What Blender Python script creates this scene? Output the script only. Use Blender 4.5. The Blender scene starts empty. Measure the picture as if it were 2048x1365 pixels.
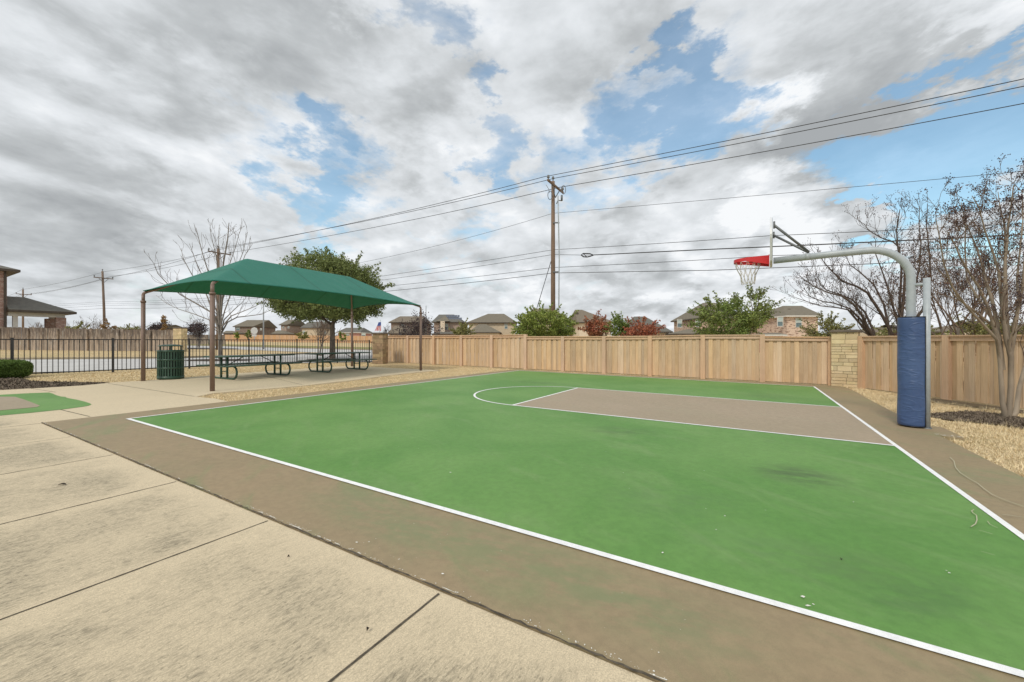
import bpy, bmesh, math, random
import numpy as np
from mathutils import Vector, Matrix
R = math.radians
SC = bpy.context.scene
COL = SC.collection
random.seed(7)

# ------------------------------------------------------------ camera
cam_d = bpy.data.cameras.new('camera'); cam = bpy.data.objects.new('camera', cam_d); COL.objects.link(cam)
CH = 1.416
cam.location = (0, 0, CH); cam.rotation_euler = (R(90), 0, 0)
cam_d.sensor_width = 36; cam_d.lens = 810.9 / 2048 * 36
cam_d.clip_start = 0.05; cam_d.clip_end = 3000
SC.camera = cam
SC.view_settings.view_transform = 'Standard'; SC.view_settings.look = 'None'
SC.view_settings.exposure = 0.06; SC.view_settings.gamma = 1.0
SC.render.engine = 'CYCLES'

# ------------------------------------------------------------ sun and sky
SUN_AZ, SUN_EL = -148.0, 46.0      # degrees; azimuth clockwise from +Y, so the sun stands behind and left of the camera
az, el = R(SUN_AZ), R(SUN_EL)
SD = Vector((math.sin(az) * math.cos(el), math.cos(az) * math.cos(el), math.sin(el)))
sl = bpy.data.lights.new('sun', 'SUN'); sl.energy = 1.75; sl.angle = R(10); sl.color = (1.0, 0.94, 0.85)
so = bpy.data.objects.new('sun', sl); COL.objects.link(so)
so.rotation_euler = (-SD).to_track_quat('-Z', 'Y').to_euler()

W = bpy.data.worlds.new('World'); SC.world = W; W.use_nodes = True
nt = W.node_tree; nt.nodes.clear()


class NB:
    """small helper for writing node graphs"""
    def __init__(s, nt): s.nt = nt
    def n(s, t, **kw):
        o = s.nt.nodes.new(t)
        for k, v in kw.items(): setattr(o, k, v)
        return o
    def put(s, sock, v):
        if isinstance(v, bpy.types.NodeSocket): s.nt.links.new(v, sock)
        elif v is not None:
            if hasattr(sock, 'default_value'):
                dv = sock.default_value
                if hasattr(dv, '__len__') and not hasattr(v, '__len__'): v = (v,) * len(dv)
                if hasattr(dv, '__len__') and len(dv) == 4 and len(v) == 3: v = (*v, 1)
                sock.default_value = v
    def m(s, op, a, b=None, c=None, clamp=False):
        o = s.n('ShaderNodeMath', operation=op, use_clamp=clamp)
        s.put(o.inputs[0], a); s.put(o.inputs[1], b)
        if c is not None: s.put(o.inputs[2], c)
        return o.outputs[0]
    def v(s, op, a, b=None):
        o = s.n('ShaderNodeVectorMath', operation=op)
        s.put(o.inputs[0], a); s.put(o.inputs[1], b)
        return o.outputs['Value'] if op in ('DOT_PRODUCT', 'LENGTH', 'DISTANCE') else o.outputs[0]
    def scale(s, a, f):
        o = s.n('ShaderNodeVectorMath', operation='SCALE'); s.put(o.inputs[0], a); s.put(o.inputs[3], f); return o.outputs[0]
    def noise(s, vec, scale, detail=4, rough=.55, dist=0.0):
        o = s.n('ShaderNodeTexNoise'); s.put(o.inputs['Vector'], vec); s.put(o.inputs['Scale'], scale)
        s.put(o.inputs['Detail'], detail); s.put(o.inputs['Roughness'], rough); s.put(o.inputs['Distortion'], dist)
        return o.outputs['Fac']
    def mix(s, f, a, b, t='RGBA', bt='MIX'):
        o = s.n('ShaderNodeMix', data_type=t)
        if t == 'RGBA': o.blend_type = bt; i = (0, 6, 7); out = 2
        else: i = (0, 2, 3); out = 0
        s.put(o.inputs[i[0]], f); s.put(o.inputs[i[1]], a); s.put(o.inputs[i[2]], b)
        return o.outputs[out]
    def ss(s, x, a, b, lo=0.0, hi=1.0):
        o = s.n('ShaderNodeMapRange', interpolation_type='SMOOTHSTEP')
        s.put(o.inputs[0], x); s.put(o.inputs[1], a); s.put(o.inputs[2], b); s.put(o.inputs[3], lo); s.put(o.inputs[4], hi)
        return o.outputs[0]
    def sep(s, v):
        o = s.n('ShaderNodeSeparateXYZ'); s.put(o.inputs[0], v); return o.outputs
    def comb(s, x, y, z=0.0):
        o = s.n('ShaderNodeCombineXYZ'); s.put(o.inputs[0], x); s.put(o.inputs[1], y); s.put(o.inputs[2], z); return o.outputs[0]
    def mapping(s, v, scale=(1, 1, 1), rot=(0, 0, 0), loc=(0, 0, 0)):
        o = s.n('ShaderNodeMapping'); s.put(o.inputs[0], v)
        o.inputs['Scale'].default_value = scale; o.inputs['Rotation'].default_value = rot; o.inputs['Location'].default_value = loc
        return o.outputs[0]


def direction(px, py):
    return Vector(((px - 1024) / 810.9, 1.0, (682.5 - py) / 810.9)).normalized()


b = NB(nt)
D = b.n('ShaderNodeTexCoord').outputs['Generated']
dx, dy, dz = b.sep(D)
zc = b.m('ADD', b.m('MAXIMUM', dz, 0.0), 0.30)
P = b.comb(b.m('DIVIDE', dx, zc), b.m('DIVIDE', dy, zc), b.m('MULTIPLY', dz, 2.2))
P = b.mapping(P, rot=(0, 0, R(24)), scale=(1.15, 0.95, 1))
def nn(vec, sc, det, rough=.55, dist=.0):       # noise centred on zero, about +-1
    return b.m('MULTIPLY', b.m('SUBTRACT', b.noise(vec, sc, det, rough, dist), .5), 4.0)
big = nn(P, .9, 3, .5, .2)
wisp = nn(P, 2.3, 9, .60, .45)
fine = nn(P, 7.5, 7, .62, .3)
mid = nn(P, 3.0, 6, .55, .25)
mid2 = nn(b.v('ADD', P, (0.05, -0.10, 0.11)), 3.0, 6, .55, .25)
relief = b.m('SUBTRACT', mid2, mid)
wn = b.n('ShaderNodeTexNoise'); b.put(wn.inputs['Vector'], P); wn.inputs['Scale'].default_value = 2.6; wn.inputs['Detail'].default_value = 9; wn.inputs['Roughness'].default_value = .62
wv_ = b.v('SUBTRACT', wn.outputs['Color'], (.5, .5, .5))
DW = b.v('NORMALIZE', b.v('ADD', D, b.scale(wv_, .62)))      # ragged outlines for the openings and cloud decks
def spots(lst):
    o = None
    for (px, py, rad, wgt) in lst:
        c = direction(px, py)
        g = b.ss(b.v('DOT_PRODUCT', DW, tuple(c)), math.cos(R(rad)), 1.0, 0.0, wgt)
        o = g if o is None else b.m('ADD', o, g)
    return o
# openings in the cloud cover: each anchored to a fixed direction of the sky
holes = spots([(1330, 70, 5, 1.2), (1290, 150, 7, 1.0), (1400, 230, 7, 1.4), (1255, 290, 5, .7), (1340, 310, 5, .6), (1650, 345, 7, 1.5), (1760, 315, 7, 1.4), (1900, 300, 8, 1.5), (2040, 270, 7, 1.2),
               (590, 400, 6.5, 1.0), (690, 395, 6, .6), (715, 300, 6, .9), (640, 225, 5, .8), (715, 220, 5, .7), (450, 240, 5, .4), (945, 170, 4.0, 1.2), (830, 70, 5, 1.1), (1010, 315, 5, 1.1), (1180, 345, 8, .9),
               (2060, 90, 5, .4), (1880, 400, 6, .8), (500, 310, 6, .4), (870, 470, 5, .5), (1450, 90, 6, .5)])
dens = b.m('ADD', b.m('ADD', b.m('MULTIPLY', wisp, .62), b.m('MULTIPLY', fine, .26)), b.m('MULTIPLY', big, .15))
decks = spots([(60, 40, 22, .8), (420, 60, 17, .7), (800, 170, 11, .9), (640, 130, 12, .6), (1130, 60, 13, .6), (1700, 150, 14, .75), (1620, 250, 9, .6), (1950, 170, 12, .8),
               (100, 460, 11, .75), (30, 370, 9, .2), (1560, 370, 7, .6), (1640, 470, 5, .9), (860, 400, 4, .5), (1800, 40, 10, .3), (1300, 590, 6, .8), (1190, 610, 5, .6), (850, 560, 6, .4), (1250, 455, 6, .7), (550, 480, 3, .6), (1490, 570, 6, .5), (1230, 20, 6, .4)])
lights = spots([(1450, 200, 5.5, 1.2), (1500, 175, 4, .5), (1540, 440, 6, 1.3), (1985, 55, 4.5, 1.2), (290, 140, 6, .5), (120, 230, 10, .6), (1210, 235, 7, .5), (400, 290, 8, .4), (1050, 600, 6, .8), (1390, 520, 5, .5), (560, 290, 8, .35), (1560, 640, 9, .5), (620, 560, 8, .3), (740, 30, 4, .6), (1640, 570, 8, .6), (1370, 640, 12, .25), (930, 330, 7, .3), (350, 560, 6, .3), (470, 140, 3.5, .5)])
dens = b.m('ADD', b.m('SUBTRACT', b.m('ADD', dens, .62), holes), b.m('MULTIPLY', decks, .45))
cover = b.ss(dens, -.85, .50, .22, 1.0)
br = b.m('ADD', .69, b.m('MULTIPLY', relief, .38))
br = b.m('ADD', br, b.m('MULTIPLY', mid, .07))
br = b.m('ADD', br, b.m('MULTIPLY', fine, .045))
br = b.m('SUBTRACT', br, b.m('MULTIPLY', big, .05))
br = b.m('SUBTRACT', br, b.m('MULTIPLY', decks, .29))
br = b.m('ADD', br, b.m('MULTIPLY', lights, .30))
br = b.m('MINIMUM', b.m('MAXIMUM', br, 0.05), 1.0)
ramp = b.n('ShaderNodeValToRGB'); b.put(ramp.inputs[0], br)
e = ramp.color_ramp.elements
e[0].position = 0; e[0].color = (.36, .38, .395, 1); e[1].position = 1; e[1].color = (.90, .92, .94, 1)
x = ramp.color_ramp.elements.new(.35); x.color = (.51, .535, .55, 1)
x = ramp.color_ramp.elements.new(.62); x.color = (.68, .71, .735, 1)
x = ramp.color_ramp.elements.new(.82); x.color = (.78, .81, .84, 1)
sky = b.n('ShaderNodeTexSky'); sky.sky_type = 'NISHITA'; sky.sun_disc = False
sky.sun_elevation = el; sky.sun_rotation = az
sky.air_density = 1.2; sky.dust_density = .6; sky.ozone_density = 1.4
blue = b.v('MULTIPLY', b.scale(sky.outputs[0], 0.15), (.86, 1.10, 1.08))
col = b.mix(cover, blue, ramp.outputs[0])
bg = b.n('ShaderNodeBackground'); b.put(bg.inputs[0], col); bg.inputs[1].default_value = 1.0
wo = b.n('ShaderNodeOutputWorld'); nt.links.new(bg.outputs[0], wo.inputs[0])
W.cycles.sampling_method = 'MANUAL'; W.cycles.sample_map_resolution = 512

# ------------------------------------------------------------ layout of the site
GA, GB = -.010, .004                    # the lot falls gently to the right and rises away
TH, OX, OY = .534, -6.364, 6.675        # court frame: u runs along the half line, v towards the baseline
CL, CW = 10.565, 13.10                  # court length and width
def gz(X, Y): return GA * max(-150, min(60, X)) + GB * max(-10, min(170, Y))
def C(u, v): return (OX + u * math.sin(TH) + v * math.cos(TH), OY + u * math.cos(TH) - v * math.sin(TH))
def uv(X, Y):
    a, c = X - OX, Y - OY
    return a * math.sin(TH) + c * math.cos(TH), a * math.cos(TH) - c * math.sin(TH)
def G(px, py):                          # a point of the ground seen in the photograph, in metres
    t = CH / (GA * (px - 1024) / 810.9 + GB + (py - 682.5) / 810.9)
    return ((px - 1024) / 810.9 * t, t)
def XA(px, Y): return (px - 1024) / 810.9 * Y
def ZA(py, Y): return CH + (682.5 - py) / 810.9 * Y

# ------------------------------------------------------------ materials
MATS = {}
def newmat(name):
    m = bpy.data.materials.new(name); m.use_nodes = True
    t = m.node_tree; t.nodes.clear(); nb = NB(t)
    bs = nb.n('ShaderNodeBsdfPrincipled'); o = nb.n('ShaderNodeOutputMaterial'); t.links.new(bs.outputs[0], o.inputs[0])
    pos = nb.n('ShaderNodeNewGeometry').outputs['Position']
    MATS[name] = m
    return m, nb, bs, pos
def bump(nb, bs, h, strength=.3, dist=.01):
    o = nb.n('ShaderNodeBump'); nb.put(o.inputs['Height'], h); o.inputs['Strength'].default_value = strength; o.inputs['Distance'].default_value = dist
    nb.put(bs.inputs['Normal'], o.outputs[0])
def simple(name, c1, c2=None, scale=3, rough=.6, metal=0, bmp=0, bscale=None, stretch=(1, 1, 1), island=0, spec=None, bdist=.01, contrast=(.3, .7)):
    m, nb, bs, pos = newmat(name)
    c2 = c2 or tuple(x * .8 for x in c1)
    p = nb.mapping(pos, scale=stretch)
    f = nb.ss(nb.noise(p, scale, 5, .6), contrast[0], contrast[1])
    col = nb.mix(f, c1, c2)
    if island:
        r = nb.n('ShaderNodeNewGeometry').outputs['Random Per Island']
        hsv = nb.n('ShaderNodeHueSaturation'); nb.put(hsv.inputs['Color'], col)
        nb.put(hsv.inputs['Value'], nb.m('ADD', 1 - island / 2, nb.m('MULTIPLY', r, island)))
        nb.put(hsv.inputs['Hue'], nb.m('ADD', .5 - island * .02, nb.m('MULTIPLY', nb.m('FRACT', nb.m('MULTIPLY', r, 7.3)), island * .04)))
        col = hsv.outputs[0]
    nb.put(bs.inputs['Base Color'], col)
    bs.inputs['Roughness'].default_value = rough; bs.inputs['Metallic'].default_value = metal
    if spec is not None: bs.inputs['Specular IOR Level'].default_value = spec
    if bmp: bump(nb, bs, nb.noise(p, bscale or scale * 4, 5, .6), bmp, bdist)
    return m

# concrete
def concrete(name, base, dark, streak_rot):
    m, nb, bs, pos = newmat(name)
    p2 = nb.mapping(nb.mapping(pos, rot=(0, 0, TH)), scale=(1.0, 1, 1))       # x now across, y along the court axis u
    broom = nb.mapping(nb.mapping(pos, rot=(0, 0, TH)), scale=(85, 20, 1))
    broom2 = nb.mapping(nb.mapping(pos, rot=(0, 0, TH)), scale=(26, 5.5, 1))
    st = nb.noise(broom, 1.0, 5, .75)
    st2 = nb.noise(broom2, 1.0, 6, .7)
    blot = nb.noise(pos, .75, 5, .6, .3)
    blot2 = nb.noise(nb.mapping(pos, loc=(7, 3, 0)), 2.4, 6, .7, .2)
    fine = nb.noise(pos, 150, 4, .75)
    # slab edges stay clean and pale: distance to the joints (along v) and to the court edge (u = -0.8)
    vv = nb.m('SUBTRACT', nb.v('DOT_PRODUCT', pos, (math.cos(TH), -math.sin(TH), 0)), OX * math.cos(TH) - OY * math.sin(TH) + .93)
    uu = nb.m('SUBTRACT', nb.v('DOT_PRODUCT', pos, (math.sin(TH), math.cos(TH), 0)), OX * math.sin(TH) + OY * math.cos(TH) - .8)
    jd = nb.m('ABSOLUTE', nb.m('SUBTRACT', nb.m('FRACT', nb.m('ADD', nb.m('DIVIDE', vv, 1.624), .5)), .5))     # 0 at a joint, .5 mid slab
    wob = nb.m('MULTIPLY', nb.m('SUBTRACT', blot2, .5), .25)
    edge = nb.m('MULTIPLY', nb.ss(nb.m('ADD', jd, wob), .02, .17, .25, 1.0), nb.ss(nb.m('ADD', nb.m('MULTIPLY', uu, -1), nb.m('MULTIPLY', wob, 1.6)), .02, .42, .08, 1.0))
    dirt = nb.ss(nb.m('ADD', nb.m('MULTIPLY', blot, .5), nb.m('MULTIPLY', blot2, .5)), .36, .64)
    dirt = nb.m('MULTIPLY', nb.m('ADD', .22, nb.m('MULTIPLY', dirt, .78)), edge)
    col = nb.mix(nb.m('MULTIPLY', dirt, .62), base, dark)
    pits = nb.ss(nb.m('ADD', nb.m('MULTIPLY', st, .6), nb.m('MULTIPLY', fine, .4)), .48, .60)
    col = nb.mix(nb.m('MULTIPLY', pits, nb.m('ADD', .12, nb.m('MULTIPLY', dirt, .85))), col, tuple(x * .38 for x in dark))
    pore = nb.ss(nb.noise(nb.mapping(nb.mapping(pos, rot=(0, 0, TH)), scale=(70, 30, 1)), 1.0, 2, .6), .60, .68)
    col = nb.mix(nb.m('MULTIPLY', pore, nb.m('ADD', .08, nb.m('MULTIPLY', dirt, .70))), col, tuple(x * .35 for x in dark))
    s2 = nb.ss(st2, .50, .64, 0, .50)
    col = nb.mix(nb.m('MULTIPLY', s2, nb.m('ADD', .10, dirt)), col, tuple(x * .52 for x in dark))
    fl = nb.ss(fine, .36, .64, .76, 1.18)
    col = nb.mix(1.0, col, nb.comb(fl, fl, fl), bt='MULTIPLY')
    nb.put(bs.inputs['Base Color'], col); bs.inputs['Roughness'].default_value = .9
    bump(nb, bs, nb.m('ADD', nb.m('MULTIPLY', st, .7), nb.m('MULTIPLY', fine, .5)), .6, .006)
    return m
concrete('concrete', (.66, .55, .375), (.45, .385, .265), 0)
concrete('concrete_slab', (.60, .53, .40), (.47, .42, .32), 0)
simple('joint', (.055, .045, .030), (.12, .10, .07), 30, .95)
simple('road_concrete', (.55, .54, .52), (.47, .46, .44), 1.2, .9)

def blob(nb, pos, X, Y, rx, ry, rot):
    q = nb.mapping(nb.v('SUBTRACT', pos, (X, Y, 0)), rot=(0, 0, rot))
    q = nb.v('MULTIPLY', q, (1 / rx, 1 / ry, 0))
    return nb.ss(nb.v('LENGTH', q), 1.0, .15)
def paint(name, c, c2, tint, stains=(), rough=.62, amp=.5):
    m, nb, bs, pos = newmat(name)
    n1 = nb.noise(pos, .45, 4, .6, .5)
    sw = nb.noise(nb.mapping(nb.mapping(pos, rot=(0, 0, -.5)), scale=(1.4, .5, 1)), 1.6, 6, .6, .8)
    fine = nb.noise(pos, 420, 2, .7)
    med = nb.noise(pos, 14, 5, .7)
    col = nb.mix(nb.ss(n1, .35, .68), c, c2)
    col = nb.mix(nb.ss(sw, .50, .74, 0, amp), col, tint)
    fl = nb.m('ADD', nb.ss(fine, .3, .7, .86, 1.12), nb.ss(med, .32, .68, -.07, .07))
    sc_ = nb.noise(nb.mapping(nb.mapping(pos, rot=(0, 0, .9)), scale=(1, 9, 1)), 2.2, 7, .75, .4)
    fl = nb.m('ADD', fl, nb.ss(sc_, .56, .72, 0, -.10))
    col = nb.mix(1.0, col, nb.comb(fl, fl, fl), bt='MULTIPLY')
    brk = nb.ss(nb.noise(nb.mapping(nb.mapping(pos, rot=(0, 0, .35)), scale=(1, 2.6, 1)), 3.2, 6, .7), .32, .62)
    for (px, py, rx, ry, rot, a, dc) in stains:
        X, Y = G(px, py)
        f = nb.m('MULTIPLY', nb.m('MULTIPLY', blob(nb, pos, X, Y, rx, ry, rot), brk), a)
        col = nb.mix(f, col, dc)
    nb.put(bs.inputs['Base Color'], col); bs.inputs['Roughness'].default_value = rough
    bs.inputs['Specular IOR Level'].default_value = .35
    bump(nb, bs, fine, .35, .0015)
    return m
DK = (.060, .085, .040)
paint('court_green', (.106, .252, .052), (.154, .302, .078), (.205, .318, .118),
      [(1595, 958, .55, .50, .25, .62, DK), (1240, 868, .75, .45, .1, .35, DK), (1690, 1150, .7, .42, .3, .42, (.10, .17, .06)), (1090, 769, 1.5, .6, .45, .55, (.07, .15, .05)),
       (1840, 1215, .6, .22, -.25, .40, (.07, .14, .05)), (1340, 1010, .9, .5, 0, .32, (.12, .20, .08)), (1480, 1100, .8, .5, .5, .25, (.13, .22, .09))], amp=.45)
paint('court_border', (.325, .245, .145), (.280, .225, .130), (.215, .245, .115),
      [(1030, 1130, 1.2, .45, .5, .55, (.19, .24, .11)), (800, 1060, .9, .4, .5, .5, (.18, .23, .11)), (700, 1010, .8, .4, .5, .4, (.18, .23, .11)), (1300, 1240, .8, .35, .5, .5, (.18, .23, .11)), (1970, 960, .8, .4, .2, .5, (.20, .24, .12))], amp=.75)
paint('court_key', (.375, .300, .210), (.345, .280, .190), (.335, .305, .200), amp=.35)
paint('line_white', (.88, .88, .86), (.84, .85, .85), (.86, .87, .88), amp=.3)
simple('flake', (.82, .80, .74), (.7, .68, .6), 10, .8)
simple('chalk', (.52, .50, .36), (.40, .38, .25), 30, .95)

# ground
def grassmat(name, a, bc, cc):
    m, nb, bs, pos = newmat(name)
    n1 = nb.noise(pos, 1.1, 6, .65); n2 = nb.noise(pos, 22, 5, .7); n3 = nb.noise(pos, 90, 3, .7); n4 = nb.noise(pos, .13, 4, .6)
    col = nb.mix(nb.ss(n1, .35, .7), a, bc)
    col = nb.mix(nb.ss(n4, .5, .75, 0, .6), col, cc)
    v = nb.m('MULTIPLY', nb.ss(n2, .3, .7, .66, 1.22), nb.ss(n3, .3, .7, .7, 1.2))
    col = nb.mix(1.0, col, nb.comb(v, v, v), bt='MULTIPLY')
    nb.put(bs.inputs['Base Color'], col); bs.inputs['Roughness'].default_value = .95; bs.inputs['Specular IOR Level'].default_value = .1
    bump(nb, bs, nb.m('ADD', n2, n3), .8, .03)
grassmat('dry_grass', (.68, .53, .31), (.58, .44, .24), (.46, .40, .19))
grassmat('verge_grass', (.27, .27, .10), (.36, .30, .14), (.20, .24, .07))
grassmat('mulch', (.085, .068, .055), (.12, .10, .08), (.06, .05, .04))
grassmat('litter_and_shade', (.20, .165, .12), (.30, .24, .15), (.14, .12, .09))  # litter browns with the patchy shade round the tree mixed into the colour
simple('straw', (.90, .76, .50), (.66, .52, .30), 9.0, .9, island=.5, spec=.15)
simple('mulch_chip', (.13, .105, .08), (.24, .19, .14), 5, .95, island=.6, spec=.1)

# woods, metals, stone
def woodmat(name, a, bc, island=.3, weather=0):
    m, nb, bs, pos = newmat(name)
    r = nb.n('ShaderNodeNewGeometry').outputs['Random Per Island']
    r = nb.m('FRACT', nb.m('ADD', nb.m('MULTIPLY', r, 3.7), nb.m('MULTIPLY', nb.n('ShaderNodeObjectInfo').outputs['Random'], 11.3)))
    q = nb.v('ADD', pos, nb.comb(nb.m('MULTIPLY', r, 31), nb.m('MULTIPLY', r, 17), 0.0))
    grain = nb.noise(nb.mapping(q, scale=(38, 38, 1.6)), 1.0, 5, .65, .4)
    big = nb.noise(nb.mapping(q, scale=(2, 2, .9)), 1.0, 4, .6)
    col = nb.mix(nb.ss(grain, .32, .7), a, bc)
    col = nb.mix(nb.ss(big, .42, .75, 0, .5), col, tuple(x * .72 for x in bc))
    if weather:
        z = nb.sep(pos)[2]
        s = nb.noise(nb.mapping(q, scale=(4, 4, .8)), 1.3, 5, .7, .5)
        col = nb.mix(nb.ss(nb.m('ADD', s, nb.m('MULTIPLY', nb.m('SUBTRACT', z, 1.0), .16)), .50, .72, 0, weather), col, (.075, .055, .045))
        col = nb.mix(nb.ss(nb.noise(q, 1.1, 4), .55, .7, 0, .5), col, (.42, .39, .34))
    hsv = nb.n('ShaderNodeHueSaturation'); nb.put(hsv.inputs['Color'], col)
    nb.put(hsv.inputs['Value'], nb.m('ADD', 1 - island / 2, nb.m('MULTIPLY', r, island)))
    nb.put(hsv.inputs['Saturation'], nb.m('ADD', .86, nb.m('MULTIPLY', nb.m('FRACT', nb.m('MULTIPLY', r, 5.7)), .24)))
    nb.put(bs.inputs['Base Color'], hsv.outputs[0]); bs.inputs['Roughness'].default_value = .8
    bump(nb, bs, grain, .4, .004)
woodmat('cedar', (.66, .485, .305), (.55, .385, .230), .32)
woodmat('cedar_trim', (.68, .46, .290), (.58, .385, .235), .10)
woodmat('weathered', (.44, .36, .28), (.33, .26, .20), .5, .75)
woodmat('far_cedar', (.60, .38, .21), (.50, .30, .16), .2)
woodmat('pole_wood', (.25, .165, .11), (.15, .10, .065), .1)
simple('limestone', (.66, .55, .35), (.57, .45, .26), 2.5, .9, bmp=.6, bscale=18, island=.34, bdist=.02)
simple('limestone_shaded', (.40, .29, .17), (.29, .205, .12), 2.5, .9, bmp=.6, bscale=18, island=.5, bdist=.02)  # same limestone, with the shade on the left pillar put into its colour
simple('limestone_mortar', (.36, .30, .20), (.26, .21, .14), 9, .95, bmp=.4)
simple('cap_stone', (.17, .135, .10), (.11, .09, .07), 6, .8, bmp=.3)
simple('brown_paint', (.215, .145, .112), (.18, .12, .092), 6, .5)
simple('black_metal', (.018, .018, .02), (.03, .028, .026), 10, .45)
simple('green_plastic', (.042, .098, .066), (.030, .072, .048), 12, .42, bmp=.15, bscale=60, bdist=.002)
simple('dark_liner', (.006, .012, .009), (.01, .016, .012), 5, .8)
simple('galvanised', (.36, .40, .42), (.42, .46, .48), 9, .38)
simple('galvanised_dark', (.14, .15, .15), (.17, .18, .18), 9, .5, metal=.3)
simple('rim_red', (.62, .030, .035), (.55, .025, .03), 7, .42)
simple('board_white', (.62, .64, .66), (.72, .73, .74), 4, .4)
simple('net_cord', (.66, .64, .58), (.52, .50, .44), 20, .9)
simple('wire', (.022, .022, .025), (.03, .03, .03), 3, .6)
simple('insulator', (.10, .12, .13), (.2, .2, .2), 5, .4)
simple('light_pole', (.30, .32, .33), (.36, .38, .38), 4, .5, metal=.3)
simple('sign_back', (.55, .56, .56), (.62, .63, .63), 6, .45, metal=.4)
simple('bark', (.24, .19, .145), (.13, .105, .085), 9, .95, bmp=.8, bscale=25, stretch=(1, 1, .3), bdist=.02)
simple('bark_smooth', (.36, .295, .22), (.22, .18, .135), 5, .8, bmp=.4, bscale=14, stretch=(1, 1, .35), bdist=.01)
simple('bark_grey', (.27, .235, .195), (.19, .165, .14), 7, .9)
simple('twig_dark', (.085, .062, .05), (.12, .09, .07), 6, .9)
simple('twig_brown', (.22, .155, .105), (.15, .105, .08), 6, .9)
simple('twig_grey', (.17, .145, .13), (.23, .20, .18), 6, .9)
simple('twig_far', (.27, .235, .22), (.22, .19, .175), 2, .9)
simple('seed_head', (.055, .045, .052), (.12, .085, .08), 3, .95, island=1.0, spec=.1)
simple('seed_rust', (.19, .085, .04), (.11, .06, .035), 3, .95, island=.7, spec=.1)

def leafmat(name, a, bc, island=.7, trans=.25):
    m, nb, bs, pos = newmat(name)
    r = nb.n('ShaderNodeNewGeometry').outputs['Random Per Island']
    f = nb.ss(nb.noise(pos, .9, 3, .6), .35, .65)
    col = nb.mix(nb.m('MULTIPLY', nb.m('ADD', f, r), .5), a, bc)
    hsv = nb.n('ShaderNodeHueSaturation'); nb.put(hsv.inputs['Color'], col)
    nb.put(hsv.inputs['Value'], nb.m('ADD', 1 - island / 2, nb.m('MULTIPLY', nb.m('FRACT', nb.m('MULTIPLY', r, 9.1)), island)))
    nb.put(bs.inputs['Base Color'], hsv.outputs[0]); bs.inputs['Roughness'].default_value = .6; bs.inputs['Specular IOR Level'].default_value = .25
    tr = nb.n('ShaderNodeBsdfTranslucent'); nb.put(tr.inputs[0], hsv.outputs[0])
    mx = nb.n('ShaderNodeMixShader'); mx.inputs[0].default_value = trans
    o = [x for x in nb.nt.nodes if x.type == 'OUTPUT_MATERIAL'][0]
    nb.nt.links.new(bs.outputs[0], mx.inputs[1]); nb.nt.links.new(tr.outputs[0], mx.inputs[2]); nb.nt.links.new(mx.outputs[0], o.inputs[0])
leafmat('leaf_oak', (.165, .205, .070), (.245, .285, .100))
leafmat('leaf_green', (.16, .24, .060), (.30, .34, .100))
leafmat('leaf_olive', (.34, .31, .12), (.22, .24, .085))
leafmat('leaf_bright', (.31, .35, .085), (.21, .29, .070))
leafmat('leaf_red', (.50, .15, .095), (.32, .17, .080))
leafmat('leaf_hedge', (0.100, 0.165, 0.035), (0.170, 0.250, 0.060))
leafmat('leaf_tan', (.42, .28, .13), (.30, .19, .09))
leafmat('leaf_brown', (.27, .18, .11), (.17, .12, .08))

# fabric: woven shade cloth that lets a little light through
m, nb, bs, pos = newmat('shade_cloth')
wv = nb.noise(nb.mapping(pos, scale=(1, 1, 1)), 1.2, 4, .6)
seams = nb.m('ABSOLUTE', nb.m('SUBTRACT', nb.m('FRACT', nb.m('MULTIPLY', nb.sep(nb.mapping(pos, rot=(0, 0, TH)))[1], .42)), .5))
c_ = nb.mix(nb.ss(wv, .3, .7), (.022, .215, .158), (.032, .240, .180))
c_ = nb.mix(nb.ss(seams, .016, .006, 0, .85), c_, (.008, .10, .07))
nb.put(bs.inputs['Base Color'], c_); bs.inputs['Roughness'].default_value = .75
bs.inputs['Sheen Weight'].default_value = .25; bs.inputs['Sheen Tint'].default_value = (.5, .8, .7, 1)
tr = nb.n('ShaderNodeBsdfTranslucent'); tr.inputs[0].default_value = (.010, .36, .18, 1)
mx = nb.n('ShaderNodeMixShader'); mx.inputs[0].default_value = .36
o_ = [q for q in nb.nt.nodes if q.type == 'OUTPUT_MATERIAL'][0]
nb.nt.links.new(bs.outputs[0], mx.inputs[1]); nb.nt.links.new(tr.outputs[0], mx.inputs[2]); nb.nt.links.new(mx.outputs[0], o_.inputs[0])
bump(nb, bs, nb.m('ADD', nb.m('MULTIPLY', nb.noise(pos, 260, 2, .6), .04), nb.noise(nb.mapping(nb.mapping(pos, rot=(0, 0, TH)), scale=(1.2, 4, 1)), 1.0, 3, .5)), .5, .05)

# vinyl pole pad with diagonal creases
m, nb, bs, pos = newmat('pad_vinyl')
cr = nb.noise(nb.mapping(pos, rot=(R(30), R(48), 0), scale=(1.6, 1.6, 5.5)), 1.0, 3, .5, .9)
cr2 = nb.noise(nb.mapping(pos, rot=(R(-30), R(-40), R(15)), scale=(1.6, 1.6, 6)), 1.0, 3, .5, .8)
ridge = nb.m('ADD', nb.ss(nb.m('ABSOLUTE', nb.m('SUBTRACT', cr, .5)), .07, 0.0), nb.ss(nb.m('ABSOLUTE', nb.m('SUBTRACT', cr2, .47)), .05, 0.0, 0, .6))
nb.put(bs.inputs['Base Color'], nb.mix(nb.ss(nb.noise(pos, 2.2, 4, .6), .3, .7), (.040, .078, .185), (.060, .110, .235)))
bs.inputs['Roughness'].default_value = .40
bump(nb, bs, nb.m('ADD', ridge, nb.m('MULTIPLY', nb.noise(pos, 4, 3, .5), 2.2)), .45, .007)

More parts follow.
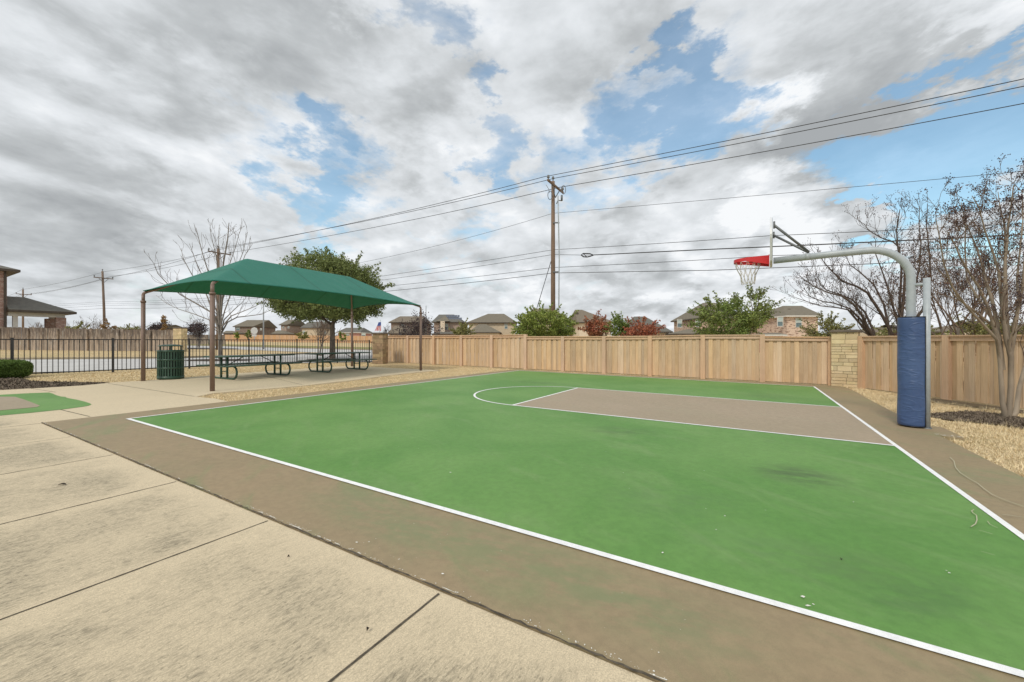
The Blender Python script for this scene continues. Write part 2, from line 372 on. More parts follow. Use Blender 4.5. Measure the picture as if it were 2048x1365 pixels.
def brickmat(name, a, bc, mortar, sc=1.0, mottle=None):
    m, nb, bs, pos = newmat(name)
    tc = nb.n('ShaderNodeTexCoord').outputs['Object']
    sx = nb.sep(tc)
    nrm = nb.n('ShaderNodeNewGeometry').outputs['Normal']
    hx = nb.m('ADD', sx[0], sx[1])
    vec = nb.comb(nb.m('MULTIPLY', hx, 1.0), sx[2], 0.0)
    br_ = nb.n('ShaderNodeTexBrick'); nb.put(br_.inputs['Vector'], vec)
    nb.put(br_.inputs['Color1'], a); nb.put(br_.inputs['Color2'], bc); nb.put(br_.inputs['Mortar'], mortar)
    br_.inputs['Scale'].default_value = 1.0; br_.inputs['Brick Width'].default_value = .21 * sc; br_.inputs['Row Height'].default_value = .075 * sc
    br_.inputs['Mortar Size'].default_value = .009 * sc; br_.inputs['Bias'].default_value = 0
    col = br_.outputs[0]
    if mottle:
        n = nb.noise(nb.mapping(vec, scale=(1.7, 4.6, 1)), 1.0, 3, .7)
        col = nb.mix(nb.ss(n, .52, .60, 0, .85), col, mottle)
    nb.put(bs.inputs['Base Color'], col); bs.inputs['Roughness'].default_value = .9
brickmat('brick_red', (.34, .16, .115), (.22, .095, .075), (.50, .45, .40), 1.0, (.50, .40, .35))
brickmat('brick_mottled', (.56, .39, .28), (.64, .47, .35), (.58, .49, .40), 1.3, (.20, .115, .085))
brickmat('brick_mottled_pale', (.64, .46, .34), (.70, .53, .41), (.66, .56, .46), 1.3, (.22, .125, .09))
brickmat('brick_brown', (.24, .17, .125), (.30, .21, .155), (.34, .29, .25), 1.3, (.17, .115, .09))
brickmat('brick_tan', (.38, .275, .21), (.44, .32, .25), (.45, .39, .33), 1.3, (.25, .17, .13))
brickmat('brick_rose', (.42, .16, .12), (.36, .13, .10), (.5, .4, .35), 1.3)
simple('siding_cream', (.60, .50, .36), (.56, .46, .33), 2, .8, stretch=(1, 1, 4))
simple('siding_pale', (.70, .60, .46), (.66, .55, .42), 2, .8)
simple('trim_white', (.68, .66, .60), (.60, .58, .53), 4, .6)
simple('gutter_dark', (.06, .045, .035), (.09, .07, .05), 4, .6)
simple('window_glass', (.10, .15, .16), (.16, .22, .23), 1.5, .12, spec=.6)
simple('blind', (.42, .50, .47), (.50, .57, .54), 3, .6)
simple('flag_red', (.60, .05, .05), (.5, .04, .04), 4, .8)
simple('flag_white', (.75, .72, .7), (.65, .63, .6), 4, .8)
simple('flag_blue', (.06, .11, .34), (.05, .08, .25), 4, .8)
simple('solar', (.025, .035, .06), (.04, .05, .08), 6, .22)
simple('dead_leaf', (.035, .028, .02), (.06, .045, .03), 30, .9)
def shingles(name, a, bc):
    m, nb, bs, pos = newmat(name)
    n = nb.noise(pos, 3.2, 4, .7); z = nb.sep(pos)[2]
    row = nb.m('FRACT', nb.m('MULTIPLY', z, 7.0))
    col = nb.mix(nb.ss(n, .3, .7), a, bc)
    k = nb.ss(row, 0.0, .25, .80, 1.0)
    col = nb.mix(1.0, col, nb.comb(k, k, k), bt='MULTIPLY')
    nb.put(bs.inputs['Base Color'], col); bs.inputs['Roughness'].default_value = .92
shingles('shingle', (.205, .178, .130), (.160, .138, .102))
shingles('shingle_grey', (.165, .155, .130), (.125, .118, .10))
shingles('shingle_brown', (.215, .175, .125), (.17, .138, .10))

# ------------------------------------------------------------ mesh helpers
class MB:
    def __init__(s): s.v = []; s.f = []; s.m = []; s.mi = 0; s.smooth = []; s.sm = False
    def face(s, idx): s.f.append(tuple(idx)); s.m.append(s.mi); s.smooth.append(s.sm)
    def quad(s, *p):
        n = len(s.v); s.v += [tuple(q) for q in p]; s.face(range(n, n + len(p)))
    def box(s, c, d, rz=0.0, top=1.0, mat=None):
        cx, cy, cz = c; hx, hy, hz = d[0] / 2, d[1] / 2, d[2] / 2; co, si = math.cos(rz), math.sin(rz); n = len(s.v)
        for z in (-hz, hz):
            k = top if z > 0 else 1
            for x, y in ((-hx, -hy), (hx, -hy), (hx, hy), (-hx, hy)):
                x *= k; y *= k
                s.v.append((cx + x * co - y * si, cy + x * si + y * co, cz + z))
        for q in ((0, 3, 2, 1), (4, 5, 6, 7), (0, 1, 5, 4), (1, 2, 6, 5), (2, 3, 7, 6), (3, 0, 4, 7)): s.face([n + i for i in q])
    def beam(s, a, c, w, h):
        """box beam from a to c, w across, h tall"""
        a, c = Vector(a), Vector(c); d = (c - a).normalized(); up = Vector((0, 0, 1))
        if abs(d.z) > .99: up = Vector((0, 1, 0))
        r = d.cross(up).normalized() * w / 2; u = r.cross(d).normalized() * h / 2; n = len(s.v)
        for p in (a, c):
            for k1, k2 in ((-1, -1), (1, -1), (1, 1), (-1, 1)): s.v.append(tuple(p + r * k1 + u * k2))
        for q in ((0, 1, 2, 3), (7, 6, 5, 4), (0, 4, 5, 1), (1, 5, 6, 2), (2, 6, 7, 3), (3, 7, 4, 0)): s.face([n + i for i in q])
    def prism(s, poly, z0, z1):
        n = len(s.v); k = len(poly)
        f0 = z0 if callable(z0) else (lambda x, y: z0); f1 = z1 if callable(z1) else (lambda x, y: z1)
        for x, y in poly: s.v.append((x, y, f0(x, y)))
        for x, y in poly: s.v.append((x, y, f1(x, y)))
        s.face([n + i for i in range(k)][::-1]); s.face([n + k + i for i in range(k)])
        for i in range(k): j = (i + 1) % k; s.face([n + i, n + j, n + k + j, n + k + i])
    def tube(s, pts, rad, sides=8, caps=True, closed=False):
        pts = [Vector(p) for p in pts]; L_ = len(pts)
        rr = rad if hasattr(rad, '__len__') else [rad] * L_
        n = len(s.v); sm = s.sm; s.sm = True
        prev = None
        for i, p in enumerate(pts):
            if closed: t = pts[(i + 1) % L_] - pts[i - 1]
            else: t = pts[min(i + 1, L_ - 1)] - pts[max(i - 1, 0)]
            if t.length < 1e-9: t = Vector((0, 0, 1))
            t.normalize()
            if prev is None:
                a = Vector((0, 0, 1)) if abs(t.z) < .9 else Vector((1, 0, 0))
                r = t.cross(a).normalized()
            else:
                r = prev - t * prev.dot(t)
                r = r.normalized() if r.length > 1e-6 else t.orthogonal().normalized()
            prev = r; q = t.cross(r)
            for k in range(sides):
                an = 2 * math.pi * k / sides
                s.v.append(tuple(p + (r * math.cos(an) + q * math.sin(an)) * rr[i]))
        for i in range(L_ if closed else L_ - 1):
            j = (i + 1) % L_
            for k in range(sides):
                k2 = (k + 1) % sides
                s.face([n + i * sides + k, n + i * sides + k2, n + j * sides + k2, n + j * sides + k])
        s.sm = False
        if caps and not closed:
            s.face([n + k for k in range(sides)][::-1]); s.face([n + (L_ - 1) * sides + k for k in range(sides)])
        s.sm = sm
    def lathe(s, prof, c, sides=32, smooth=True):
        n = len(s.v); cx, cy, cz = c; sm = s.sm; s.sm = smooth
        for r, z in prof:
            for k in range(sides):
                a = 2 * math.pi * k / sides; s.v.append((cx + r * math.cos(a), cy + r * math.sin(a), cz + z))
        for i in range(len(prof) - 1):
            for k in range(sides):
                k2 = (k + 1) % sides; s.face([n + i * sides + k, n + i * sides + k2, n + (i + 1) * sides + k2, n + (i + 1) * sides + k])
        s.sm = sm
    def blobs(s, c, r, jit=.25):
        """small irregular octahedron"""
        n = len(s.v)
        for d in ((1, 0, 0), (-1, 0, 0), (0, 1, 0), (0, -1, 0), (0, 0, 1), (0, 0, -1)):
            k = r * random.uniform(1 - jit, 1 + jit); s.v.append((c[0] + d[0] * k, c[1] + d[1] * k, c[2] + d[2] * k))
        for q in ((0, 2, 4), (2, 1, 4), (1, 3, 4), (3, 0, 4), (2, 0, 5), (1, 2, 5), (3, 1, 5), (0, 3, 5)): s.face([n + i for i in q])
    def leaves(s, pts, size, spread, n_each, flat=.0, mat=1, aspect=.5, rng=np.random.default_rng(3)):
        """diamond leaves scattered round each point"""
        if not len(pts): return
        p = np.repeat(np.array([tuple(q) for q in pts], float), n_each, axis=0); N = len(p)
        sp = np.array(spread if hasattr(spread, '__len__') else (spread,) * 3)
        o = rng.normal(size=(N, 3)); o *= (rng.random((N, 1)) ** .5) / np.maximum(np.linalg.norm(o, axis=1, keepdims=True), 1e-6)
        p = p + o * sp
        a = rng.normal(size=(N, 3)); a[:, 2] *= (1 - flat); a /= np.linalg.norm(a, axis=1, keepdims=True)
        c = rng.normal(size=(N, 3)); c = c - (c * a).sum(1, keepdims=True) * a; c /= np.linalg.norm(c, axis=1, keepdims=True)
        sz = size * rng.uniform(.6, 1.3, (N, 1))
        q = np.stack([p - a * sz, p + c * sz * aspect, p + a * sz, p - c * sz * aspect], 1).reshape(-1, 3)
        n = len(s.v); s.v += [tuple(x) for x in q.tolist()]
        s.f += [(n + 4 * i, n + 4 * i + 1, n + 4 * i + 2, n + 4 * i + 3) for i in range(N)]
        s.m += [mat] * N; s.smooth += [False] * N
    def build(s, name, mats, parent=None, loc=None, bevel=0):
        """loc: world point the vertices are given about; with a parent the vertices are taken relative to the parent"""
        me = bpy.data.meshes.new(name)
        o = Vector(loc) if loc is not None else Vector((0, 0, 0))
        vv = [(x - o.x, y - o.y, z - o.z) for x, y, z in s.v] if loc is not None else s.v
        me.from_pydata(vv, [], s.f)
        for mn in (mats if isinstance(mats, (list, tuple)) else [mats]): me.materials.append(MATS[mn])
        me.polygons.foreach_set('material_index', s.m); me.polygons.foreach_set('use_smooth', s.smooth)
        me.update()
        ob = bpy.data.objects.new(name, me); COL.objects.link(ob)
        if parent is not None: ob.parent = parent
        elif loc is not None: ob.location = o
        if bevel:
            md = ob.modifiers.new('bevel', 'BEVEL'); md.width = bevel; md.segments = 2; md.limit_method = 'ANGLE'
        return ob

def tag(o, label=None, cat=None, group=None, kind=None):
    if label: o['label'] = label
    if cat: o['category'] = cat
    if group: o['group'] = group
    if kind: o['kind'] = kind
    return o
def thing(name, label, cat, loc, rz=0.0, group=None):
    o = bpy.data.objects.new(name, None); COL.objects.link(o); o.location = loc; o.rotation_euler = (0, 0, rz)
    o.empty_display_size = .1
    return tag(o, label, cat, group)
def part(name, mb, mats, root, bevel=0, label=None):
    """part given in world coordinates; root is unrotated"""
    r = root
    while r.parent: r = r.parent
    ob = mb.build(name, mats, root, loc=r.location, bevel=bevel)
    if label: ob['label'] = label
    return ob
def struct(name, mb, mats): return tag(mb.build(name, mats), kind='structure')

# ------------------------------------------------------------ ground
def sheet(name, poly, off, mat, thick=.0, sub=None):
    mb = MB()
    if thick: mb.prism(poly, lambda x, y: gz(x, y) + off - thick, lambda x, y: gz(x, y) + off)
    else: mb.quad(*[(x, y, gz(x, y) + off) for x, y in poly])
    return struct(name, mb, mat)
mb = MB()
xs = [-900, -400, -150, -60, -30, -15, 0, 15, 30, 60, 150, 400, 900]; ys = [-60, -20, -10, 0, 10, 25, 60, 110, 170, 400, 900, 1500]
for Y in ys:
    for X in xs: mb.v.append((X, Y, gz(X, Y)))
for j in range(len(ys) - 1):
    for i in range(len(xs) - 1):
        n = j * len(xs) + i; mb.face((n, n + 1, n + len(xs) + 1, n + len(xs)))
struct('ground', mb, 'dry_grass')

Z1 = .035       # top of pavements over the soil
def strip(pa, pb, w):
    d = (Vector(pb) - Vector(pa)).normalized(); n = Vector((-d.y, d.x)) * w / 2
    return [(pa[0] - n.x, pa[1] - n.y), (pb[0] - n.x, pb[1] - n.y), (pb[0] + n.x, pb[1] + n.y), (pa[0] + n.x, pa[1] + n.y)]

# walkway in front of and left of the court (one cast surface reaching behind the camera)
walk = [C(-.80, 16), C(-.80, -.70), C(1.85, -.74), G(430, 800.5), G(392, 797), G(427, 789.5), G(500, 783.5), G(600, 775), G(700, 763.5), G(790, 751.5), G(841, 746), G(880, 742.5),
        G(800, 738.6), G(750, 736.2), G(700, 733.6), G(640, 737), G(500, 747), G(370, 757.5), G(313, 762), G(290, 764), G(222, 768), G(170, 773.5), G(90, 778.5), G(0, 783.5), G(-160, 792), (-14, 4), (-14, -8), (8, -8)]
sheet('pavement', walk, Z1, 'concrete', .10)
mb = MB()
jr = random.Random(8)
def joint(a, c, w=.012):
    a, c = Vector(a), Vector(c); d = c - a; L_ = d.length; d.normalize(); n_ = Vector((-d.y, d.x)); s_ = 0; pv = None
    while s_ <= L_:
        p = a + d * s_ + n_ * jr.uniform(-.0012, .0012); ww = w * jr.uniform(.5, .95); cur = (p - n_ * ww / 2, p + n_ * ww / 2)
        if pv: mb.quad(*[(q.x, q.y, gz(q.x, q.y) + Z1 + .003) for q in (pv[0], pv[1], cur[1], cur[0])])
        pv = cur; s_ += jr.uniform(.03, .09)
for v, w in ((.93, .012), (2.52, .014), (4.18, .014), (5.75, .014), (7.42, .016), (9.05, .016)): joint(C(-.82, v), C(-12, v), w)
joint(G(0, 861), G(92, 850.5), .02); joint(G(216, 769.8), G(392, 797), .022); joint(G(62, 780.2), G(112, 788), .018); joint(G(118, 823), G(180, 838), .02)
joint(G(500, 747), G(610, 774), .02); joint(G(642, 737), G(770, 754.5), .02)
struct('pavement_joints', mb, 'joint')

# court slab with its coloured coats
B_ = .79
brd = [C(-B_, 16), C(-B_, -.70), C(13.72, -.52), C(13.78, 10.9), C(13.65, 11.6), C(12.6, 12.05), C(8.6, 12.20), G(1862, 858), G(1880, 858.5), G(1898, 865.5), G(1916, 875.5), G(1929, 883), G(1898, 880), G(1876, 876.5), C(6.0, 12.30), C(4.5, 12.32), C(-.2, 12.35), C(-1, 16)]
# the far right boundary follows the photograph
brd = [C(-B_, 16), C(-B_, -.70), C(13.72, -.52)] + [G(1140, 747.6), G(1400, 760.2), G(1580, 769.5), G(1640, 772.8), G(1680, 775.2), G(1697, 779.5), G(1716, 789), G(1740, 803.5), G(1788, 829), G(1840, 853), G(1862, 857.5), G(1880, 858.5), G(1898, 865.5), G(1916, 875.5), G(1929, 883), G(1904, 880.5), G(1880, 877), G(1930, 903), G(1970, 924), G(2048, 963), G(2300, 1090), (8, -2)]
sheet('court', brd, Z1 + .004, 'court_border', .12)
def rect(u0, u1, v0, v1): return [C(u0, v0), C(u1, v0), C(u1, v1), C(u0, v1)]
sheet('court_playing_area', rect(0.02, CW - .02, 0.02, CL - .02), Z1 + .007, 'court_green')
ku, kw, kl = 4.746, 3.763, 6.01
sheet('court_key_area', rect(ku + .02, ku + kw - .02, CL - kl + .02, CL - .03), Z1 + .0095, 'court_key')
mb = MB(); LW = .052
def lrect(u0, u1, v0, v1): mb.quad(*[(x, y, gz(x, y) + Z1 + .012) for x, y in rect(u0, u1, v0, v1)])
lrect(0, LW, 0, 16 if False else CL + .0); lrect(LW, CW - LW, 0, LW); lrect(CW - LW, CW, 0, CL); lrect(LW, CW - LW, CL - LW, CL)
lrect(ku, ku + LW, CL - kl, CL - LW); lrect(ku + kw - LW, ku + kw, CL - kl, CL - LW); lrect(ku + LW, ku + kw - LW, CL - kl, CL - kl + LW)
N = 48; cu, cv, rr_ = ku + kw / 2, CL - kl + LW, kw / 2
for i in range(N):
    q = []
    for a, r in ((i, rr_), (i + 1, rr_), (i + 1, rr_ - LW), (i, rr_ - LW)):
        an = math.pi * a / N; x, y = C(cu + r * math.cos(an), cv - r * math.sin(an) - LW); q.append((x, y, gz(x, y) + Z1 + .012))
    mb.quad(*q)
struct('court_lines', mb, 'line_white')

# ragged gap between walkway and court, with light chips of concrete along it
mb = MB(); rng = random.Random(5)
prev = None; v = -.70
while v < 12.2:
    w = rng.uniform(.004, .017); o = rng.uniform(-.005, .005)
    cur = (C(-.793 + o - w / 2, v), C(-.793 + o + w / 2, v))
    if prev: mb.quad(*[(x, y, gz(x, y) + Z1 + .0105) for x, y in (prev[0], prev[1], cur[1], cur[0])])
    prev = cur; v += rng.uniform(.015, .06)
for k in range(3):
    pts = [(-.1, 0), (1.9, 0)]
struct('pavement_crack', mb, 'joint')
mb = MB(); v = -.7; pv = None
while v < 12.2:
    if rng.random() < .16 + .3 * (math.sin(v * 2.3) > .1) or pv is not None and rng.random() < .40:
        w = rng.uniform(.0015, .006); u_ = -.782 + rng.uniform(-.002, .003); cur = (C(u_, v), C(u_ + w, v))
        if pv: mb.quad(*[(x, y, gz(x, y) + Z1 + .0125) for x, y in (pv[0], pv[1], cur[1], cur[0])])
        pv = cur
    else: pv = None
    v += rng.uniform(.012, .04)
struct('pavement_crack_rim', mb, 'flake')
mb = MB()
def chip(x, y, r, z=Z1 + .013):
    k = rng.randint(4, 6); a0 = rng.random() * 6; st = rng.uniform(.35, .9); an = rng.random() * 6
    q = []
    for i in range(k):
        a = a0 + 2 * math.pi * i / k; rr = r * rng.uniform(.6, 1.2); px, py = math.cos(a) * rr, math.sin(a) * rr * st
        q.append((x + px * math.cos(an) - py * math.sin(an), y + px * math.sin(an) + py * math.cos(an), gz(x, y) + z))
    mb.quad(*q)
cl = [rng.uniform(-.6, 12) for _ in range(26)]
for i in range(420):
    v = rng.choice(cl) + rng.gauss(0, .16); x, y = C(-.781 + abs(rng.gauss(0.0, .012)), v); chip(x, y, rng.uniform(.0015, .0055))
for i in range(90):
    v = rng.choice(cl[:9]) + rng.gauss(0, .5); x, y = C(-.78 + rng.random() ** 2 * .5, v); chip(x, y, rng.uniform(.0015, .004))
for i in range(120):
    x, y = C(rng.uniform(.2, 12), rng.uniform(.4, 10.3)); chip(x, y, rng.uniform(.003, .007), Z1 + .016)
for (px, py, r) in [(1606, 1212, .026), (1615, 1231, .03), (1627, 1228, .012), (1531, 1033, .012), (1707, 1016, .014), (1325, 1121, .015), (1450, 1045, .012), (1899, 1163, .012), (901, 955, .02), (1893, 1158, .008), (713, 1100, .015), (738, 1099, .01), (798, 1135, .012), (885, 1165, .018)]:
    x, y = G(px, py); chip(x, y, r * .62, Z1 + .016)
# broken patch at the foot of the slab extension, and the chipped board lying in it
for i in range(34):
    f = rng.random(); x, y = G(1868 + 60 * f + rng.uniform(-1, 1), 875 + 6.5 * f + rng.uniform(-.8, .8)); chip(x, y, rng.uniform(.006, .016), Z1 + .016)
tag(mb.build('paint_chips', 'flake'), 'pale flakes of paint and concrete scattered along the walkway crack and over the court', 'paint chips', kind='stuff')
mb = MB()
def scrib(pts, w):
    q = [G(*p) for p in pts]
    for i in range(len(q) - 1): mb.quad(*[(x, y, gz(x, y) + Z1 + .0215) for x, y in strip(q[i], q[i + 1], w)])
scrib([(1900, 924), (1908, 932), (1911, 945), (1920, 956), (1938, 968), (1955, 978), (1970, 991), (1985, 1002), (2010, 1013), (2048, 1027)], .006)
scrib([(1948, 1033), (1943, 1036), (1946, 1040), (1953, 1045), (1954, 1055), (1951, 1063), (1942, 1069)], .006)
scrib([(1975, 1057), (1980, 1064), (1995, 1071)], .004); scrib([(1958, 1076), (1985, 1084)], .004); scrib([(2005, 1043), (2048, 1049)], .005)
scrib([(1962, 1120), (1990, 1128)], .003)
struct('chalk_marks', mb, 'chalk')

# painted play pad at the far left, coats over the same walkway
pad = [G(-160, 800), G(0, 793.4), G(60, 790), G(98, 788.6), G(106, 791), G(112, 794), G(122, 797), G(131, 797.5), G(133, 799.5), G(146, 802), G(152, 803), G(160, 805), G(170, 807.5), G(180, 811), G(183, 813), G(178, 815.5), G(165, 818), G(125, 823.5), G(60, 830.5), G(0, 836), G(-160, 852)]
sheet('play_pad', pad, Z1 + .004, 'court_green')
sheet('play_pad_centre', [G(-160, 806), G(0, 797.5), G(30, 797.8), G(50, 804), G(80, 816), G(74, 819), G(0, 826), G(-160, 838)], Z1 + .008, 'court_key')

# mulch beds
def bed(name, pts, off=.02, mat='mulch'):
    return sheet(name, pts, off, mat)
bed('mulch_bed', [G(-160, 793), G(-160, 762), G(0, 757), G(50, 760), G(60, 764), G(110, 766), G(200, 767), G(222, 768), G(170, 773.5), G(90, 778.5), G(0, 783.5)], .03)
def disc(cx, cy, rx, ry, n=22, j=.12, seed=1):
    r = random.Random(seed); return [(cx + math.cos(2 * math.pi * i / n) * rx * r.uniform(1 - j, 1 + j), cy + math.sin(2 * math.pi * i / n) * ry * r.uniform(1 - j, 1 + j)) for i in range(n)]
TX, TY = 9.63, 7.86
bed('mulch_ring', [G(1840, 832), G(1900, 826), G(1960, 826), G(2048, 838), G(2100, 850), G(2140, 870), G(2048, 861), G(1990, 852), G(1900, 843)], .02, 'litter_and_shade')  # litter bed; part of its dark tone is painted tree shade
bed('litter_shade_strip', [G(1862, 797.5), G(1900, 802), G(1990, 814), G(2048, 822), G(2048, 829), G(1990, 821), G(1930, 814), G(1862, 806)], .016, 'litter_and_shade')  # dark strip at the fence foot: litter plus shade painted in
OKX, OKY = XA(665, 26), 26.0
BTX, BTY = XA(441, 24), 24.0
bed('mulch_ring', disc(OKX, OKY, 1.6, 1.3, seed=2), .02); bed('mulch_ring', disc(BTX, BTY, 1.9, 1.3, seed=3), .02)
x, y = G(400, 698); bed('mulch_ring', disc(x, y, 4.5, 2.2, seed=4), .03)

# roads beyond the iron fence
r1 = [G(-300, 723), G(0, 720.6), G(200, 719), G(340, 718), G(460, 714.6), G(560, 711.8), G(620, 708.5), G(640, 706), G(560, 703), G(450, 698.6), G(250, 692.5), G(250, 689.5), G(450, 693.5), G(560, 696.6), G(780, 702.2), G(1000, 708), G(1000, 722), G(800, 724.5), G(680, 725.5), G(593, 727), G(496, 730.5), G(376, 735), G(222, 741.5), G(100, 745), G(0, 747), G(-300, 756)]
sheet('road', r1, .018, 'road_concrete')
mb = MB()
def kerb(pts, w=.15, h=.13):
    for i in range(len(pts) - 1): mb.prism(strip(pts[i], pts[i + 1], w), lambda x, y: gz(x, y) - .05, lambda x, y: gz(x, y) + h)
kerb([G(-300, 723), G(0, 720.6), G(200, 719), G(340, 718), G(460, 714.6), G(560, 711.8), G(620, 708.5)])
kerb([G(250, 689.5), G(450, 693.5), G(560, 696.6), G(780, 702.2)])
struct('kerb', mb, 'limestone_mortar')
sheet('verge', [G(250, 689.3), G(450, 693.2), G(560, 696.3), G(780, 701.8), G(1000, 707.5), G(1000, 700), G(780, 696), G(560, 691.5), G(450, 689.3), G(250, 686.6)], .012, 'verge_grass')

# standing straw: blades of the dormant lawn, thick near the camera
def inside(p, poly):
    x, y = p; c = False; j = len(poly) - 1
    for i in range(len(poly)):
        xi, yi = poly[i]; xj, yj = poly[j]
        if (yi > y) != (yj > y) and x < (xj - xi) * (y - yi) / (yj - yi) + xi: c = not c
        j = i
    return c
def blades(name, poly, n, h, w, label, mat='straw', off=.0, avoid=(), lie=.75):
    rg = np.random.default_rng(11)
    P_ = np.array(poly); lo, hi = P_.min(0), P_.max(0)
    x = rg.uniform(lo[0], hi[0], n * 3); y = rg.uniform(lo[1], hi[1], n * 3)
    def mask(pl):
        pl = np.array(pl); c = np.zeros(len(x), bool); j = len(pl) - 1
        for i in range(len(pl)):
            xi, yi = pl[i]; xj, yj = pl[j]
            with np.errstate(divide='ignore', invalid='ignore'):
                t = ((yi > y) != (yj > y)) & (x < (xj - xi) * (y - yi) / (yj - yi + 1e-12) + xi)
            c ^= t; j = i
        return c
    k = mask(poly)
    for a in avoid: k &= ~mask(a)
    x = x[k][:n]; y = y[k][:n]; N_ = len(x)
    z = np.array([gz(a, c) for a, c in zip(x, y)]) + off
    cl_ = .72 + .55 * np.sin(x * 9 + np.sin(y * 7) * 2.3) * np.sin(y * 11 + np.sin(x * 5) * 2.1) + .35 * np.sin(x * 31 + y * 7) * np.sin(y * 27 - x * 9)
    an = rg.uniform(0, 2 * np.pi, N_); L_ = h * rg.uniform(.5, 1.4, N_) * np.clip(cl_, .25, 1.6); t = rg.uniform(.15, 1.0, N_) ** (1 - lie * .5)
    dxy = L_ * np.sin(t * 1.45); dzz = L_ * np.cos(t * 1.45)
    ux, uy = np.cos(an), np.sin(an)
    A = np.stack([x - uy * w, y + ux * w, z], 1); B2 = np.stack([x + uy * w, y - ux * w, z], 1); C2 = np.stack([x + ux * dxy, y + uy * dxy, z + dzz], 1)
    q = np.stack([A, B2, C2], 1).reshape(-1, 3)
    me = bpy.data.meshes.new(name); me.vertices.add(len(q)); me.vertices.foreach_set('co', q.ravel())
    me.loops.add(N_ * 3); me.loops.foreach_set('vertex_index', np.arange(N_ * 3)); me.polygons.add(N_)
    me.polygons.foreach_set('loop_start', np.arange(N_) * 3); me.update(); me.validate()
    me.materials.append(MATS[mat]); o = bpy.data.objects.new(name, me); COL.objects.link(o)
    return tag(o, label, 'grass', kind='stuff')
right_lawn = [G(1684, 775.5), G(1724, 779.5), G(1863, 797.5), G(1995, 814.5), G(2048, 821), G(2500, 880), G(2500, 1200), G(2048, 965), G(1970, 926), G(1930, 905), G(1884, 878), G(1904, 881.5), G(1930, 883.5), G(1916, 874), G(1898, 864), G(1880, 857), G(1862, 856), G(1840, 852), G(1788, 828), G(1740, 802.5), G(1716, 788), G(1697, 778.5)]
mul = [G(1850, 833), G(1900, 828), G(1960, 828), G(2048, 840), G(2140, 870), G(2048, 859), G(1990, 850), G(1900, 841)]
mul2 = [G(1862, 797.5), G(1900, 802), G(1990, 814), G(2048, 822), G(2048, 828), G(1990, 820), G(1930, 813), G(1862, 805)]
blades('lawn', right_lawn, 95000, .075, .0027, 'dormant straw coloured lawn right of the court up to the fence', avoid=(mul, mul2))
island = [G(392, 797.5), G(427, 790), G(500, 784), G(600, 775.5), G(700, 764), G(790, 752), G(841, 746.5), G(882, 743), G(760, 736.6), G(740, 731), G(880, 734.5), G(1052, 740.5), G(1045, 742.8), C(13.6, -.62), C(9, -.72), C(1.88, -.74), G(430, 800.5)]
blades('lawn', island, 70000, .05, .0040, 'strip of dry grass between the picnic slab and the court', off=.012)
back = [G(222, 767.5), G(290, 763.5), G(313, 761.5), G(370, 757), G(500, 746.5), G(640, 736.5), G(700, 733), G(750, 735.6), G(750, 727), G(675, 726), G(593, 728.5), G(496, 733.5), G(376, 738.5), G(224, 745.5), G(60, 753), G(60, 762), G(110, 765)]
blades('lawn', back, 60000, .05, .0055, 'dry grass along the black iron fence behind the picnic slab', off=.0)
strip2 = [C(13.80, 0), C(13.82, 5), C(13.86, 10.9), C(14.36, 10.9), C(14.36, 0)]
blades('lawn', strip2, 12000, .04, .005, 'thin line of straw at the foot of the cedar fence behind the court')
blades('mulch_chips', [G(1840, 832), G(1900, 826), G(1960, 826), G(2048, 838), G(2140, 868), G(2048, 861), G(1990, 852), G(1900, 843)], 9000, .045, .010, 'dark bark chips and fallen leaves under the tree at the right', 'mulch_chip', .022)
blades('mulch_chips', [G(-160, 793), G(-160, 762), G(0, 757), G(50, 760), G(60, 764), G(110, 766), G(200, 767), G(222, 768), G(170, 773.5), G(90, 778.5), G(0, 783.5)], 12000, .05, .016, 'dark mulch around the clipped hedge at the left edge', 'mulch_chip', .03)

